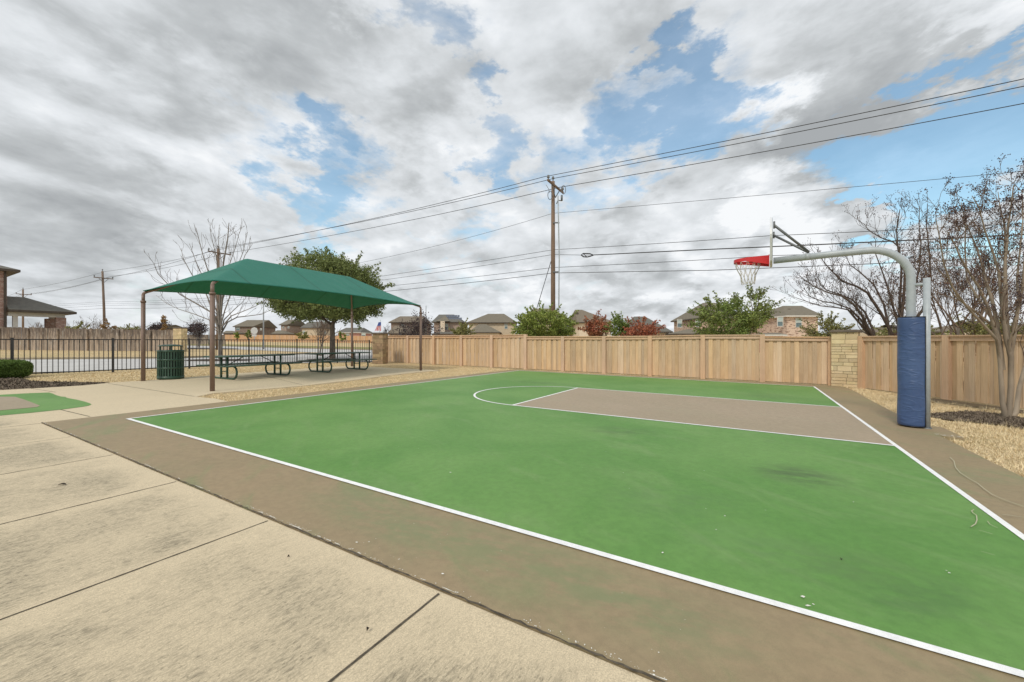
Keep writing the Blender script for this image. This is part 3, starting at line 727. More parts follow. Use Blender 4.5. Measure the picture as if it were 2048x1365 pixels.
# ------------------------------------------------------------ cedar fences
def wood_fence(name, label, line, tops, breaks, post_w, board_w=.125, group=None):
    """line: post base points; tops: top height of each panel; posts stand on the camera side"""
    x0, y0 = line[0]
    root = thing(name, label, 'fence', (x0, y0, gz(x0, y0)), group=group)
    rg = random.Random(len(line))
    for i in range(len(line) - 1):
        a, c = Vector(line[i]), Vector(line[i + 1]); d = c - a; L_ = d.length; d.normalize(); nrm = Vector((d.y, -d.x))
        if nrm.dot(-a) < 0: nrm = -nrm          # towards the viewer
        rz = math.atan2(d.y, d.x); zt0, zt1 = tops[i]
        mb = MB(); s = post_w / 2; k = 0
        while s < L_ - post_w / 2:
            w = min(board_w * rg.uniform(.93, 1.05), L_ - post_w / 2 - s)
            p = a + d * (s + w / 2) + nrm * (.020 if k % 2 else -.010 + rg.uniform(-.002, .002)); g0 = gz(p.x, p.y) + .03
            zt = zt0 + (zt1 - zt0) * s / L_ - .02
            if w > .03: mb.box((p.x, p.y, (g0 + zt) / 2), (w - .004 + (0.012 if k % 2 else 0), .018, zt - g0), rz)
            s += w; k += 1
        part('panel', mb, 'cedar', root)
        mb = MB()
        for (h0, w_, t_, o_) in ((-.055, .035, .11, .050), (0.018, .16, .036, .03)):
            p, q = a + d * post_w / 2 + nrm * o_, c - d * post_w / 2 + nrm * o_
            mb.beam((p.x, p.y, zt0 + h0), (q.x, q.y, zt1 + h0), w_, t_)
        part('top_rail', mb, 'cedar_trim', root)
    for i, p in enumerate(line):
        zt = max(tops[max(i - 1, 0)][1 if i else 0], tops[min(i, len(tops) - 1)][0 if i < len(tops) else 1])
        d = (Vector(line[min(i + 1, len(line) - 1)]) - Vector(line[max(i - 1, 0)])).normalized(); nrm = Vector((d.y, -d.x))
        if nrm.dot(-Vector(p)) < 0: nrm = -nrm
        mb = MB(); g0 = gz(*p); q = Vector(p) + nrm * .035
        mb.box((q.x, q.y, (g0 + zt + .04) / 2), (post_w, .13, zt + .04 - g0), math.atan2(d.y, d.x))
        part('post', mb, 'cedar_trim', root, bevel=.004)
    return root
FU = 14.42
def onfence(px):            # where the sight line through px meets the fence line u = FU
    k = (px - 1024) / 810.9
    # C(FU, v): X = OX + FU sin + v cos ; Y = OY + FU cos - v sin
    a0, b0 = OX + FU * math.sin(TH), OY + FU * math.cos(TH)
    v = (k * b0 - a0) / (math.cos(TH) + k * math.sin(TH)); return C(FU, v)
line = [onfence(px) for px in (774, 816.9, 868.7, 923.7, 984.4, 1051.8, 1126.6, 1209, 1300.5, 1406, 1524.7, 1661)]
tp = [(671.8, 671.8), (671.8, 671.6), (671.6, 671), (671, 670.6), (670.6, 669.6), (673.4, 673.2), (673.2, 673), (673, 672.3), (672.3, 670.4), (670.4, 669.9), (673.8, 674.2)]
tops = [(ZA(t[0], line[i][1]) - .03, ZA(t[1], line[i + 1][1]) - .03) for i, t in enumerate(tp)]
wood_fence('wooden_fence', 'long tan cedar board fence behind the court between the two stone pillars', line, tops, None, .155)
pr = [G(1725.5, 777.5)]
q1 = G(2048, 820); d_ = Vector(q1) - Vector(pr[0]); L_ = d_.length; d_.normalize()
line2 = [pr[0]] + [tuple(Vector(pr[0]) + d_ * s) for s in (2.35, 4.12, 6.5, 9.0)]
tops2 = [(1.535, 1.53), (1.53, 1.52), (1.52, 1.50), (1.50, 1.48)]
wood_fence('wooden_fence', 'tan cedar board fence on the right behind the blue padded hoop post and the tree', line2, tops2, None, .15)

# limestone pillars
def pillar(cx, cy, w, d, top, rz, label, seed, stone='limestone'):
    root = thing('stone_pillar', label, 'pillar', (cx, cy, gz(cx, cy)), rz)
    g = 0.0; H = top - gz(cx, cy) - .09; rg = random.Random(seed)
    core = MB(); core.box((0, 0, H / 2), (w - .035, d - .035, H)); core.build('core', 'limestone_mortar', root)
    mb = MB(); z = 0.0
    while z < H - .02:
        h = min(rg.choice((.085, .10, .12, .15, .17)), H - z)
        if H - z - h < .05: h = H - z
        for side in range(4):
            ln = w if side % 2 == 0 else d; s = 0.0
            while s < ln - .01:
                l = min(rg.uniform(.12, .42), ln - s)
                if ln - s - l < .09: l = ln - s
                c = s + l / 2 - ln / 2; o = rg.uniform(-.006, .006)
                hh = h - .010; ll = l - .010
                dd = .05
                if side == 0: mb.box((c, -d / 2 + dd / 2 + o, z + h / 2), (ll, dd, hh))
                elif side == 2: mb.box((c, d / 2 - dd / 2 - o, z + h / 2), (ll, dd, hh))
                elif side == 1 and True: mb.box((w / 2 - dd / 2 + o + .002, c, z + h / 2), (dd, min(ll, ll), hh))
                else: mb.box((-w / 2 + dd / 2 + o - .002, c, z + h / 2), (dd, ll, hh))
                s += l
        z += h
    mb.build('stone_courses', stone, root, bevel=.006)
    cp = MB(); cp.box((0, 0, H + .03), (w + .09, d + .09, .06)); cp.box((0, 0, H + .072), (w + .03, d + .03, .024), top=.9); cp.build('cap', 'cap_stone', root, bevel=.006)
    return root
a, c_ = Vector(line[-1]), Vector(line2[0]); mid_ = (a + c_) / 2 + Vector((.05, -.02)); 
pillar(mid_.x + .02, mid_.y + .12, .66, .58, ZA(659.5, mid_.y), -TH - .28, 'square limestone block pillar joining the two cedar fences, dark flat cap', 3)
pillar(XA(760.5, 22.4), 22.4, .62, .6, ZA(665.5, 22.4), -TH * .35, 'limestone pillar coloured as if shaded where the black iron fence meets the cedar fence', 9, 'limestone_shaded')

# ------------------------------------------------------------ black iron fence
pu = [-6.7, -4.25, -1.83, .61, 3.06, 5.5, 7.92, 10.33]
ip = [C(u, -12.1) for u in pu] + [G(675, 726.5), G(738.5, 727), G(753, 726.5)]
it = [1.47] * 7 + [1.47, 1.42, 1.36]
root = thing('iron_fence', 'low black metal picket fence behind the green canopy and picnic tables', 'fence', (ip[0][0], ip[0][1], gz(*ip[0])))
for i in range(len(ip) - 1):
    a, c = Vector(ip[i]), Vector(ip[i + 1]); d = c - a; L_ = d.length; d.normalize(); zt = it[i]
    mb = MB(); n = max(1, round(L_ / .128))
    for k in range(1, n):
        p = a + d * L_ * k / n; g0 = gz(p.x, p.y) + .06
        mb.box((p.x, p.y, (g0 + zt - .01) / 2), (.019, .019, zt - g0 - .01), math.atan2(d.y, d.x))
    part('picket_panel', mb, 'black_metal', root)
    mb = MB(); g0, g1 = gz(a.x, a.y) + .10, gz(c.x, c.y) + .10
    mb.beam((a.x, a.y, g0), (c.x, c.y, g1), .03, .035); part('bottom_rail', mb, 'black_metal', root)
    mb = MB(); mb.beam((a.x, a.y, zt), (c.x, c.y, zt), .03, .035); part('top_rail', mb, 'black_metal', root)
for i, p in enumerate(ip):
    mb = MB(); zt = max(it[max(0, i - 1)], it[min(i, len(it) - 1)]) + .04; g0 = gz(*p); mb.box((p[0], p[1], (g0 + zt) / 2), (.06, .06, zt - g0), .5)
    mb.box((p[0], p[1], zt + .008), (.075, .075, .016), .5)
    part('post', mb, 'black_metal', root)

# ------------------------------------------------------------ shade canopy
P2, P1, P4, P3 = C(2.46, -2.86), C(2.42, -7.12), C(10.55, -3.42), C(10.42, -7.75)
root = thing('shade_canopy', 'green fabric hip canopy on four brown posts over two picnic tables', 'canopy', ((P1[0] + P4[0]) / 2, (P1[1] + P4[1]) / 2, gz(-7.5, 15) + Z1))
ZE, RISE = 2.93, 1.12
cen = Vector(((P1[0] + P2[0] + P3[0] + P4[0]) / 4, (P1[1] + P2[1] + P3[1] + P4[1]) / 4))
def canxy(s, t):        # s 0..1 left to right, t -1..1 far to near
    k = (t + 1) / 2
    a = Vector(P1).lerp(Vector(P2), k); c = Vector(P3).lerp(Vector(P4), k)
    return a.lerp(c, s)
def canz(s, t):
    m_ = max(0.0, min(1 - abs(t), min(s, 1 - s) / .24))
    return ZE + RISE * (m_ ** 1.06) + .02
mb = MB(); mb.sm = True; NS, NT = 80, 40
for i in range(NS + 1):
    for j in range(NT + 1):
        s0, t0 = i / NS, j / NT * 2 - 1
        t = t0 * (1 - .115 * 4 * s0 * (1 - s0) * abs(t0)); s = .5 + (s0 - .5) * (1 - .062 * (1 - t0 * t0) * abs(2 * s0 - 1))
        p = canxy(s, t); e_ = 1 - min(1, min(1 - abs(t0), min(s0, 1 - s0) * 4) * 1.0)
        mb.v.append((p.x, p.y, canz(s, t)))
for i in range(NS):
    for j in range(NT):
        n = i * (NT + 1) + j; mb.face((n, n + NT + 1, n + NT + 2, n + 1))
can = part('canopy_fabric', mb, 'shade_cloth', root)
sd = can.modifiers.new('thick', 'SOLIDIFY'); sd.thickness = .004
mb = MB()
edge = [mb_ for mb_ in [can.data.vertices[i * (NT + 1) + NT].co + root.location for i in range(NS + 1)]]
for idx in ([i * (NT + 1) + NT for i in range(NS + 1)], [i * (NT + 1) for i in range(NS + 1)], list(range(NT + 1)), [NS * (NT + 1) + j for j in range(NT + 1)]):
    mb.tube([can.data.vertices[k].co + root.location for k in idx], .012, 6)
part('edge_cable', mb, 'shade_cloth', root)
for P_ in (P1, P2, P3, P4):
    v2 = (cen - Vector(P_)).normalized(); g0 = gz(*P_) + Z1
    mb = MB(); top = Vector((P_[0], P_[1], ZE - .22))
    pts = [(P_[0], P_[1], g0 - .05), (P_[0], P_[1], ZE - .10)]
    mb.tube([pts[0], (P_[0], P_[1], ZE - .32)], .054, 14); mb.tube([(P_[0], P_[1], ZE - .33), pts[1]], .043, 14)
    mb.tube([(P_[0], P_[1], ZE - .34), (P_[0], P_[1], ZE - .28)], .068, 14)
    po = part('post', mb, 'brown_paint', root)
    mb = MB(); q = []
    for k in range(7):
        an = math.pi / 2 * k / 6 * .85; q.append((P_[0] + v2.x * .09 * (1 - math.cos(an)), P_[1] + v2.y * .09 * (1 - math.cos(an)), ZE - .11 + .09 * math.sin(an)))
    mb.tube([(P_[0], P_[1], ZE - .12)] + q, .040, 12)
    s_, t_ = (0 if P_ in (P1, P2) else 1), (-1 if P_ in (P1, P3) else 1)
    part('elbow', mb, 'brown_paint', po)
    mb = MB(); pts = [q[-1]]
    for k in range(1, 9):
        f = k / 8; s = s_ + (.24 - s_ if s_ == 0 else .76 - 1) * f; t = t_ * (1 - f); p = canxy(s, t); pts.append((p.x, p.y, canz(s, t) - .075))
    mb.tube(pts, .035, 8); part('rafter', mb, 'brown_paint', root)
mb = MB(); pts = []
for k in range(9):
    p = canxy(.24 + .52 * k / 8, 0); pts.append((p.x, p.y, ZE + RISE - .055))
mb.tube(pts, .035, 8); part('ridge_beam', mb, 'brown_paint', root)

# ------------------------------------------------------------ picnic tables
def picnic_table(cx, cy, rz, label):
    z0 = gz(cx, cy) + Z1; root = thing('picnic_table', label, 'picnic table', (cx, cy, z0), rz, 'picnic tables under the canopy')
    L2 = 1.30
    mb = MB(); mb.box((0, 0, .735), (2 * L2, .76, .048)); 
    for y in (-.38, .38): mb.tube([(-L2, y, .735), (L2, y, .735)], .024, 8)
    for x in (-L2, L2): mb.tube([(x, -.38, .735), (x, .38, .735)], .024, 8)
    mb.build('tabletop', 'green_plastic', root)
    for sg in (-1, 1):
        mb = MB(); mb.box((0, sg * .66, .445), (2 * L2, .25, .044))
        for y in (-.125, .125): mb.tube([(-L2, sg * .66 + y, .445), (L2, sg * .66 + y, .445)], .022, 8)
        for x in (-L2, L2): mb.tube([(x, sg * .66 - .125, .445), (x, sg * .66 + .125, .445)], .022, 8)
        mb.build('bench_seat', 'green_plastic', root)
    for sx in (-1, 1):
        x = sx * .90; mb = MB(); q = []
        prof = [(.50, .425), (.585, .405), (.655, .35), (.69, .27), (.685, .18), (.645, .095), (.57, .04), (.48, .028)]
        q = [(x, -y, z) for y, z in prof] + [(x, 0, .028)] + [(x, y, z) for y, z in prof[::-1]]
        mb.tube(q, .031, 9)
        for y in (-.17, .17): mb.tube([(x, y, .03), (x, y, .72)], .034, 8)
        mb.tube([(x, -.62, .42), (x, -.5, .42), (x, -.17, .40), (x, .17, .40), (x, .5, .42), (x, .62, .42)], .02, 7)
        mb.tube([(x, -.17, .25), (x, .17, .25)], .016, 6)
        mb.build('leg_frame', 'green_plastic', root)
        mb = MB(); mb.tube([(x, 0, .40), (sx * .28, 0, .715)], .014, 6); mb.build('brace', 'black_metal', root)
    return root
picnic_table(-8.93, 13.95, math.pi / 2 - .46, 'dark green metal picnic table nearer the litter bin, left under the canopy')
picnic_table(-7.22, 16.95, math.pi / 2 - .50, 'dark green metal picnic table farther back, beside the stone pillar end')

# ------------------------------------------------------------ litter bin
bx, by = G(341.5, 760.2); by += 0; z0 = gz(bx, by) + Z1
root = thing('litter_bin', 'round dark green slatted litter bin with raised flat lid by the canopy post', 'bin', (bx, by, z0))
RB = .335
mb = MB(); n = 30
for k in range(n):
    a = 2 * math.pi * k / n; mb.box((RB * math.cos(a), RB * math.sin(a), .47), (.012, .042, .86), a)
for z, h in ((.055, .09), (.36, .045), (.62, .045), (.895, .06)):
    mb.lathe([(RB - .008, z - h / 2), (RB + .011, z - h / 2), (RB + .011, z + h / 2), (RB - .008, z + h / 2), (RB - .008, z - h / 2)], (0, 0, 0), 40)
mb.build('slatted_body', 'green_plastic', root)
mb = MB(); mb.lathe([(.0, .05), (RB - .035, .05), (RB - .035, .86), (RB - .07, .86), (RB - .07, .1), (0, .1)], (0, 0, 0), 36); mb.build('liner', 'dark_liner', root)
mb = MB(); mb.lathe([(0, 1.07), (.29, 1.055), (.315, 1.045), (.32, 1.055), (.315, 1.07), (.20, 1.10), (0, 1.115)], (0, 0, 0), 40)
ld = mb.build('lid', 'green_plastic', root)
for k in range(4):
    a = math.pi / 4 + math.pi / 2 * k; mb = MB(); mb.box((.255 * math.cos(a), .255 * math.sin(a), .965), (.035, .035, .20), a); mb.build('lid_support', 'green_plastic', ld)

# ------------------------------------------------------------ basketball hoop
HX, HY = G(1822, 857); hz = gz(HX, HY) + Z1 + .006
HT = R(32.4); av = Vector((-math.cos(HT), math.sin(HT), 0)); au = Vector((math.sin(HT), math.cos(HT), 0)); base = Vector((HX, HY, 0))
root = thing('basketball_hoop', 'grey gooseneck basketball hoop with red rim, white net and tall blue post pad', 'basketball hoop', (HX, HY, hz))
ZARM = 2.99; BR = .54
mb = MB(); pts = [base + Vector((0, 0, hz - .05)), base + Vector((0, 0, 1.2)), base + Vector((0, 0, ZARM - BR))]
for k in range(1, 13):
    a = math.pi / 2 * k / 12; pts.append(base + av * BR * (1 - math.cos(a)) + Vector((0, 0, ZARM - BR + BR * math.sin(a))))
pts.append(base + av * 1.0 + Vector((0, 0, ZARM - .005)))
pts.append(base + av * 1.93 + Vector((0, 0, ZARM - .03)))
mb.tube(pts, .0605, 24); part('post', mb, 'galvanised', root)
mb = MB(); p = base + av * 1.40
mb.tube([p + av * .04 + Vector((0, 0, ZARM - .012)), p - av * .04 + Vector((0, 0, ZARM - .012))], .067, 20); part('clamp', mb, 'galvanised', root)
sx_, sy_ = G(1853.5, 862)
mb = MB(); mb.tube([(sx_, sy_, hz - .02), (sx_, sy_, hz + .012)], .062, 18); part('base_collar', mb, 'galvanised_dark', root)
mb = MB(); mb.tube([(sx_, sy_, hz - .03), (sx_, sy_, 2.44)], .045, 18); part('side_post', mb, 'galvanised', root)
mb = MB(); mb.tube([(HX, HY, 2.345), (sx_, sy_, 2.345)], .024, 12); part('connector', mb, 'galvanised', root)
# pad wrapped round the post, open behind
mb = MB(); mb.sm = True; NA, NZ = 60, 70; rgp = random.Random(4)
pc = base + Vector((-.012, -.035, 0)); ph = [(rgp.uniform(0, 6), rgp.uniform(0, 6)) for _ in range(5)]
for j in range(NZ + 1):
    z = hz + .015 + 1.80 * j / NZ; ed = min(j, NZ - j) / NZ
    for i in range(NA):
        a = 2 * math.pi * i / NA
        w = .0022 * math.sin(a * 2 + z * 7 + ph[0][0]) + .0016 * math.sin(a * 3 - z * 9 + ph[1][0])
        r = .178 + w * min(1, ed * 20) - (.012 if j in (0, NZ) else 0) + .006 * math.cos(2 * (a - 2.6))
        mb.v.append((pc.x + r * math.cos(a), pc.y + r * math.sin(a), z))
for j in range(NZ):
    for i in range(NA): i2 = (i + 1) % NA; mb.face((j * NA + i, j * NA + i2, (j + 1) * NA + i2, (j + 1) * NA + i))
mb.sm = False; mb.face([NZ * NA + i for i in range(NA)]); mb.face(list(range(NA))[::-1])
pad_ = part('post_pad', mb, 'pad_vinyl', root)
mb = MB()
seam_a = math.atan2(sy_ - pc.y, sx_ - pc.x) - .33
mb.tube([(pc.x + .181 * math.cos(seam_a), pc.y + .181 * math.sin(seam_a), hz + .02 + 1.79 * k / 12) for k in range(13)], .006, 6)
for z in (hz + .022, hz + 1.81): mb.tube([(pc.x + .176 * math.cos(2 * math.pi * k / 40), pc.y + .176 * math.sin(2 * math.pi * k / 40), z) for k in range(40)], .006, 6, closed=True)
part('piping', mb, 'black_metal', pad_)
# fan-shaped backboard
bc = base + av * 1.97
mb = MB(); prof = []
HWB = .62
for k in range(25):
    a = math.pi * k / 24; prof.append((HWB * 1.0 * math.cos(a), 3.28 + .50 * math.sin(a)))
prof = [(.60, 3.28)] + prof[1:-1] + [(-.60, 3.28), (-.42, 2.90), (.42, 2.90)]
n = len(mb.v)
for sgn in (1, -1):
    for u_, z_ in prof: p = bc + au * u_ + av * (.016 * sgn); mb.v.append((p.x, p.y, z_))
k = len(prof); mb.face(list(range(k))); mb.face([k + i for i in range(k)][::-1])
for i in range(k): j = (i + 1) % k; mb.face((i, j, k + j, k + i))
bb = part('backboard', mb, 'board_white', root)
mb = MB()
ring = [bc + au * (u_ * .97) - av * .018 + Vector((0, 0, 3.28 + (z_ - 3.28) * .97)) for u_, z_ in prof]
mb.tube(ring, .008, 6, closed=True); part('frame', mb, 'galvanised', bb)
for sg in (-1, 1):
    mb = MB(); a_ = bc - av * .05 + au * sg * .42 + Vector((0, 0, 3.54)); c2 = base + av * 1.38 + au * sg * .03 + Vector((0, 0, ZARM + .07))
    mb.tube([a_, c2], .022, 8); mb.tube([a_ + Vector((0, 0, .07)), a_ - Vector((0, 0, .06))], .016, 6)
    part('strut', mb, 'galvanised_dark', root)
mb = MB(); rc = bc + av * (.16 + .2286); ZR = 3.02
for z in (ZR, ZR - .045): mb.tube([rc + Vector((.2286 * math.cos(2 * math.pi * k / 36), .2286 * math.sin(2 * math.pi * k / 36), z)) for k in range(36)], .011, 8, closed=True)
for sg in (-1, 1):      # deep side plates running back to the board
    pts = []
    for k in range(9):
        f = k / 8; an = math.pi / 2 * (1 - f)
        # from the ring's widest point back to the mount
    p0 = rc + au * sg * .236 + av * .02; p1 = rc + au * sg * .236 - av * .05; p2 = bc + au * sg * .15 + av * .024
    for (a_, za, zb), (c2, zc_, zd) in (((p0, ZR - .06, ZR + .012), (p1, ZR - .075, ZR + .015)), ((p1, ZR - .075, ZR + .015), (p2, ZR - .145, ZR + .03))):
        for o in (0, 1):
            pass
        t = au * sg * .004
        for q in ((a_ + t, c2 + t), (c2 - t, a_ - t)):
            if q[0] == a_ + t: mb.quad((q[0].x, q[0].y, za), (q[1].x, q[1].y, zc_), (q[1].x, q[1].y, zd), (q[0].x, q[0].y, zb))
            else: mb.quad((q[0].x, q[0].y, zc_), (q[1].x, q[1].y, za), (q[1].x, q[1].y, zb), (q[0].x, q[0].y, zd))
# front band round the outside of the ring
for k in range(-18, 18):
    q = []
    for kk in (k, k + 1):
        an = math.atan2(av.y, av.x) + math.pi * kk / 18 * .5 * 1.0
        q.append(rc + Vector((.242 * math.cos(an), .242 * math.sin(an), 0)))
    mb.quad((q[0].x, q[0].y, ZR - .055), (q[1].x, q[1].y, ZR - .055), (q[1].x, q[1].y, ZR + .008), (q[0].x, q[0].y, ZR + .008))
pm = bc + av * .03; 
n = len(mb.v)
mb.beam(bc + au * .16 + av * .03 + Vector((0, 0, ZR - .05)), bc - au * .16 + av * .03 + Vector((0, 0, ZR - .05)), .012, .19)
a1, a2 = rc + au * .2 - av * .13, rc - au * .2 - av * .13
b1, b2 = bc + au * .15 + av * .03, bc - au * .15 + av * .03
mb.quad((a1.x, a1.y, ZR + .004), (b1.x, b1.y, ZR + .026), (b2.x, b2.y, ZR + .026), (a2.x, a2.y, ZR + .004))
rim = part('rim', mb, 'rim_red', root)
mb = MB(); NN = 12; levels = [(0, .228), (.085, .205), (.16, .175), (.23, .145), (.30, .125), (.37, .12), (.42, .112)]
for k in range(NN):
    for sg in (-1, 1):
        pts = []
        for li, (dzn, rr) in enumerate(levels):
            a = 2 * math.pi * (k + sg * .5 * li * (1 if True else 1) / 1.0 * .5) / NN
            sw = .012 * math.sin(li * 1.7 + k)
            pts.append(rc + Vector(((rr + sw * .5) * math.cos(a) + .03 * dzn, (rr + sw * .5) * math.sin(a), ZR - .05 - dzn)))
        mb.tube(pts, .0046, 4, caps=False)
mb.tube([rc + Vector((.115 * math.cos(2 * math.pi * k / 24) + .01, .115 * math.sin(2 * math.pi * k / 24), ZR - .47 + .012 * math.sin(k * 1.3))) for k in range(24)], .0038, 4, closed=True)
part('net', mb, 'net_cord', rim)

# ------------------------------------------------------------ trees
def grow(mb_t, mb_c, p, d, length, r, lvl, maxl, tips, rg, up=.12, wig=.22, kids=(3, 5), ratio=.62, sides=(7, 5, 4, 3, 3), spread=(.5, 1.0), segs=5, trunk_lvls=0, taper=.45, rmin=.004):
    pts = [p.copy()]; rad = [r]; dd = d.normalized(); cur = p.copy(); dirs = [dd.copy()]
    for i in range(segs):
        dd = (dd + Vector((rg.gauss(0, wig), rg.gauss(0, wig), rg.gauss(0, wig * .6) + up)) * .5).normalized()
        cur = cur + dd * length / segs; pts.append(cur.copy()); dirs.append(dd.copy())
        rad.append(max(rmin, r * (1 - (1 - taper) * (i + 1) / segs)))
    (mb_t if lvl <= trunk_lvls else mb_c).tube(pts, rad, sides[min(lvl, len(sides) - 1)], caps=False)
    if lvl >= maxl:
        tips.append((pts[-1], dirs[-1])); tips.append((pts[-2], dirs[-2])); return
    nk = rg.randint(*(kids[min(lvl, len(kids) - 1)] if hasattr(kids[0], '__len__') else kids))
    for k in range(nk):
        f = rg.uniform(.35, 1.0) if k else 1.0
        i = min(segs, max(1, int(round(f * segs)))); b0 = dirs[i]
        ax = b0.orthogonal().normalized(); ax.rotate(Matrix.Rotation(rg.uniform(0, 2 * math.pi), 3, b0))
        an = rg.uniform(*spread) * (.45 if k == 0 else 1)
        nd = b0.copy(); nd.rotate(Matrix.Rotation(an, 3, ax))
        grow(mb_t, mb_c, pts[i].copy(), nd, length * ratio * rg.uniform(.75, 1.15), max(rmin, rad[i] * .72), lvl + 1, maxl, tips, rg, up, wig, kids, ratio, sides, spread, segs, trunk_lvls, taper, rmin)

def tree(name, label, cat, x, y, stems, seed, bark, twig, leaf=None, leafn=0, leafsize=.05, leafspread=.25, group=None, clusters=None, z0=None, **kw):
    rg = random.Random(seed); zb = gz(x, y) if z0 is None else z0
    root = thing(name, label, cat, (x, y, zb), group=group); mt, mc = MB(), MB(); tips = []
    for (ox, oy, dx_, dy_, dz_, ln, r) in stems:
        grow(mt, mc, Vector((ox, oy, -.05)), Vector((dx_, dy_, dz_)), ln, r, 0, kw.get('maxl', 3), tips, rg, **{k: v for k, v in kw.items() if k != 'maxl'})
    mt.build('trunk', bark, root)
    mats = [twig]
    if leaf:
        mats.append(leaf); mc.leaves([t[0] for t in tips], leafsize, leafspread, leafn, rng=np.random.default_rng(seed))
    if clusters:
        cm, num, rad_, spread_ = clusters; mats += cm if isinstance(cm, list) else [cm]; cms = cm if isinstance(cm, list) else [cm]
        b0 = len(mats) - len(cms)
        for t, dr in tips:
            if rg.random() < .72:
                mc.mi = b0 + (1 if len(cms) > 1 and rg.random() < .22 else 0)
                for _ in range(num):
                    mc.blobs(t + Vector((rg.gauss(0, spread_), rg.gauss(0, spread_), abs(rg.gauss(0, spread_)))), rad_ * rg.uniform(.6, 1.3), .4)
        mc.mi = 0
    mc.build('crown', mats, root)
    return root

def limb_tree(name, label, px0, Y, limbs, seed, bark, twig, r0=.07, tw=.8, clusters=None, per=(2, 3), kids=(2, 3), cp=.7, up=.14, base=None, rmin=.0045, start=2, rooted=0, lw=1.0):
    rg = random.Random(seed); x, y = XA(px0, Y), Y; g = gz(x, y); root = thing(name, label, 'tree', (x, y, g)); mt, mc = MB(), MB(); tips = []
    for li, (dy_, pts, rad) in enumerate(limbs):
        n = len(pts) - (pts[0][1] < rooted); P3_ = [Vector((0, 0, -.1))] if pts[0][1] >= rooted else []
        for i, (px, py) in enumerate(pts):
            Yi = Y + dy_ * (i + (1 if pts[0][1] >= rooted else 0)) / max(n, 1); P3_.append(Vector((XA(px, Yi) - x, Yi - y, ZA(py, Yi) - g)))
        rr = [rad * lw * (1 - .84 * (i / n) ** .8) for i in range(n + 1)]
        mt.tube(P3_, rr, 6, caps=False)
        for i in range(start, n + 1):
            for _ in range(rg.randint(*per)):
                f = rg.random(); p = P3_[i - 1].lerp(P3_[i], f); d = (P3_[i] - P3_[i - 1]).normalized()
                nd = (d * .8 + Vector((rg.gauss(0, .5), rg.gauss(0, .6), rg.uniform(-.1, .9)))).normalized()
                grow(mc, mc, p, nd, tw * rg.uniform(.5, 1.2) * (1 - .4 * i / n), max(.007, rr[i] * .45), 1, 3, tips, rg, up=up, wig=.25, kids=kids, ratio=.6, sides=(4, 4, 3, 3), spread=(.3, .8), segs=4, trunk_lvls=-1, taper=.4, rmin=rmin)
    mt.build('trunk', bark, root); mats = [twig]
    if clusters:
        cm, num, rad_, sp_ = clusters; mats += cm
        for t, dr in tips:
            if rg.random() < cp:
                mc.mi = 1 + (rg.random() < .2)
                for _ in range(num): mc.blobs(t + Vector((rg.gauss(0, sp_), rg.gauss(0, sp_), abs(rg.gauss(0, sp_)))), rad_ * rg.uniform(.6, 1.3), .4)
        mc.mi = 0
    mc.build('crown', mats, root); return root
# crape myrtle standing on the lawn at the right, dry seed heads; its stems and main limbs are laid out one by one
CB = [(2010, 826)]
limb_tree('crape_myrtle', 'tall multi stemmed crape myrtle with dark dry seed heads on the right lawn', 2014, TY, [
    (-.1, [(2005, 805), (2001, 734), (1997, 676), (1990, 655), (1979, 647), (1950, 623), (1926, 606), (1907, 590), (1890, 560)], .048),
    (.35, [(2003, 740), (1998, 680), (1993, 641), (1984, 600), (1971, 560), (1966, 535), (1953, 496), (1940, 465), (1925, 440)], .046),
    (-.3, [(2018, 826), (2022, 775), (2022, 713), (2012, 678), (2009, 651), (2005, 620), (2010, 560), (2010, 521), (2014, 492), (2016, 455), (2024, 400), (2027, 372)], .056),
    (.2, [(2032, 826), (2039, 775), (2048, 742), (2062, 700), (2072, 640), (2078, 560), (2082, 480), (2086, 400)], .054),
    (.5, [(2022, 750), (2022, 705), (2028, 676), (2033, 641), (2038, 610), (2034, 560), (2040, 500), (2046, 440), (2044, 380)], .044),
    (-.6, [(2022, 740), (2018, 690), (2024, 668), (2043, 653), (2070, 625), (2095, 590)], .034),
    (-.5, [(2004, 740), (1998, 690), (1978, 620), (1958, 575), (1940, 548), (1920, 515), (1911, 492), (1896, 464)], .036),
    (.6, [(2006, 740), (2000, 680), (1985, 640), (1958, 600), (1934, 560), (1930, 500), (1931, 450), (1922, 405)], .036),
    (-.2, [(2022, 722), (2011, 672), (2002, 600), (1998, 545), (1984, 500), (1970, 462), (1958, 415), (1944, 392)], .036),
    (.3, [(2019, 700), (2014, 640), (2012, 560), (2010, 500), (2010, 454), (2000, 416), (1996, 384)], .034),
    (-.8, [(2000, 720), (1994, 680), (1962, 645), (1932, 612), (1905, 575), (1888, 530), (1880, 480), (1872, 440)], .034),
    (-.7, [(2022, 700), (2030, 640), (2045, 580), (2050, 510), (2056, 440), (2052, 385)], .034)],
    46, 'bark_smooth', 'twig_brown', tw=.62, clusters=(['seed_head', 'seed_rust'], 6, .0105, .034), per=(2, 3), kids=(2, 3), cp=.8, up=.2, rmin=.0032, start=4, rooted=800)
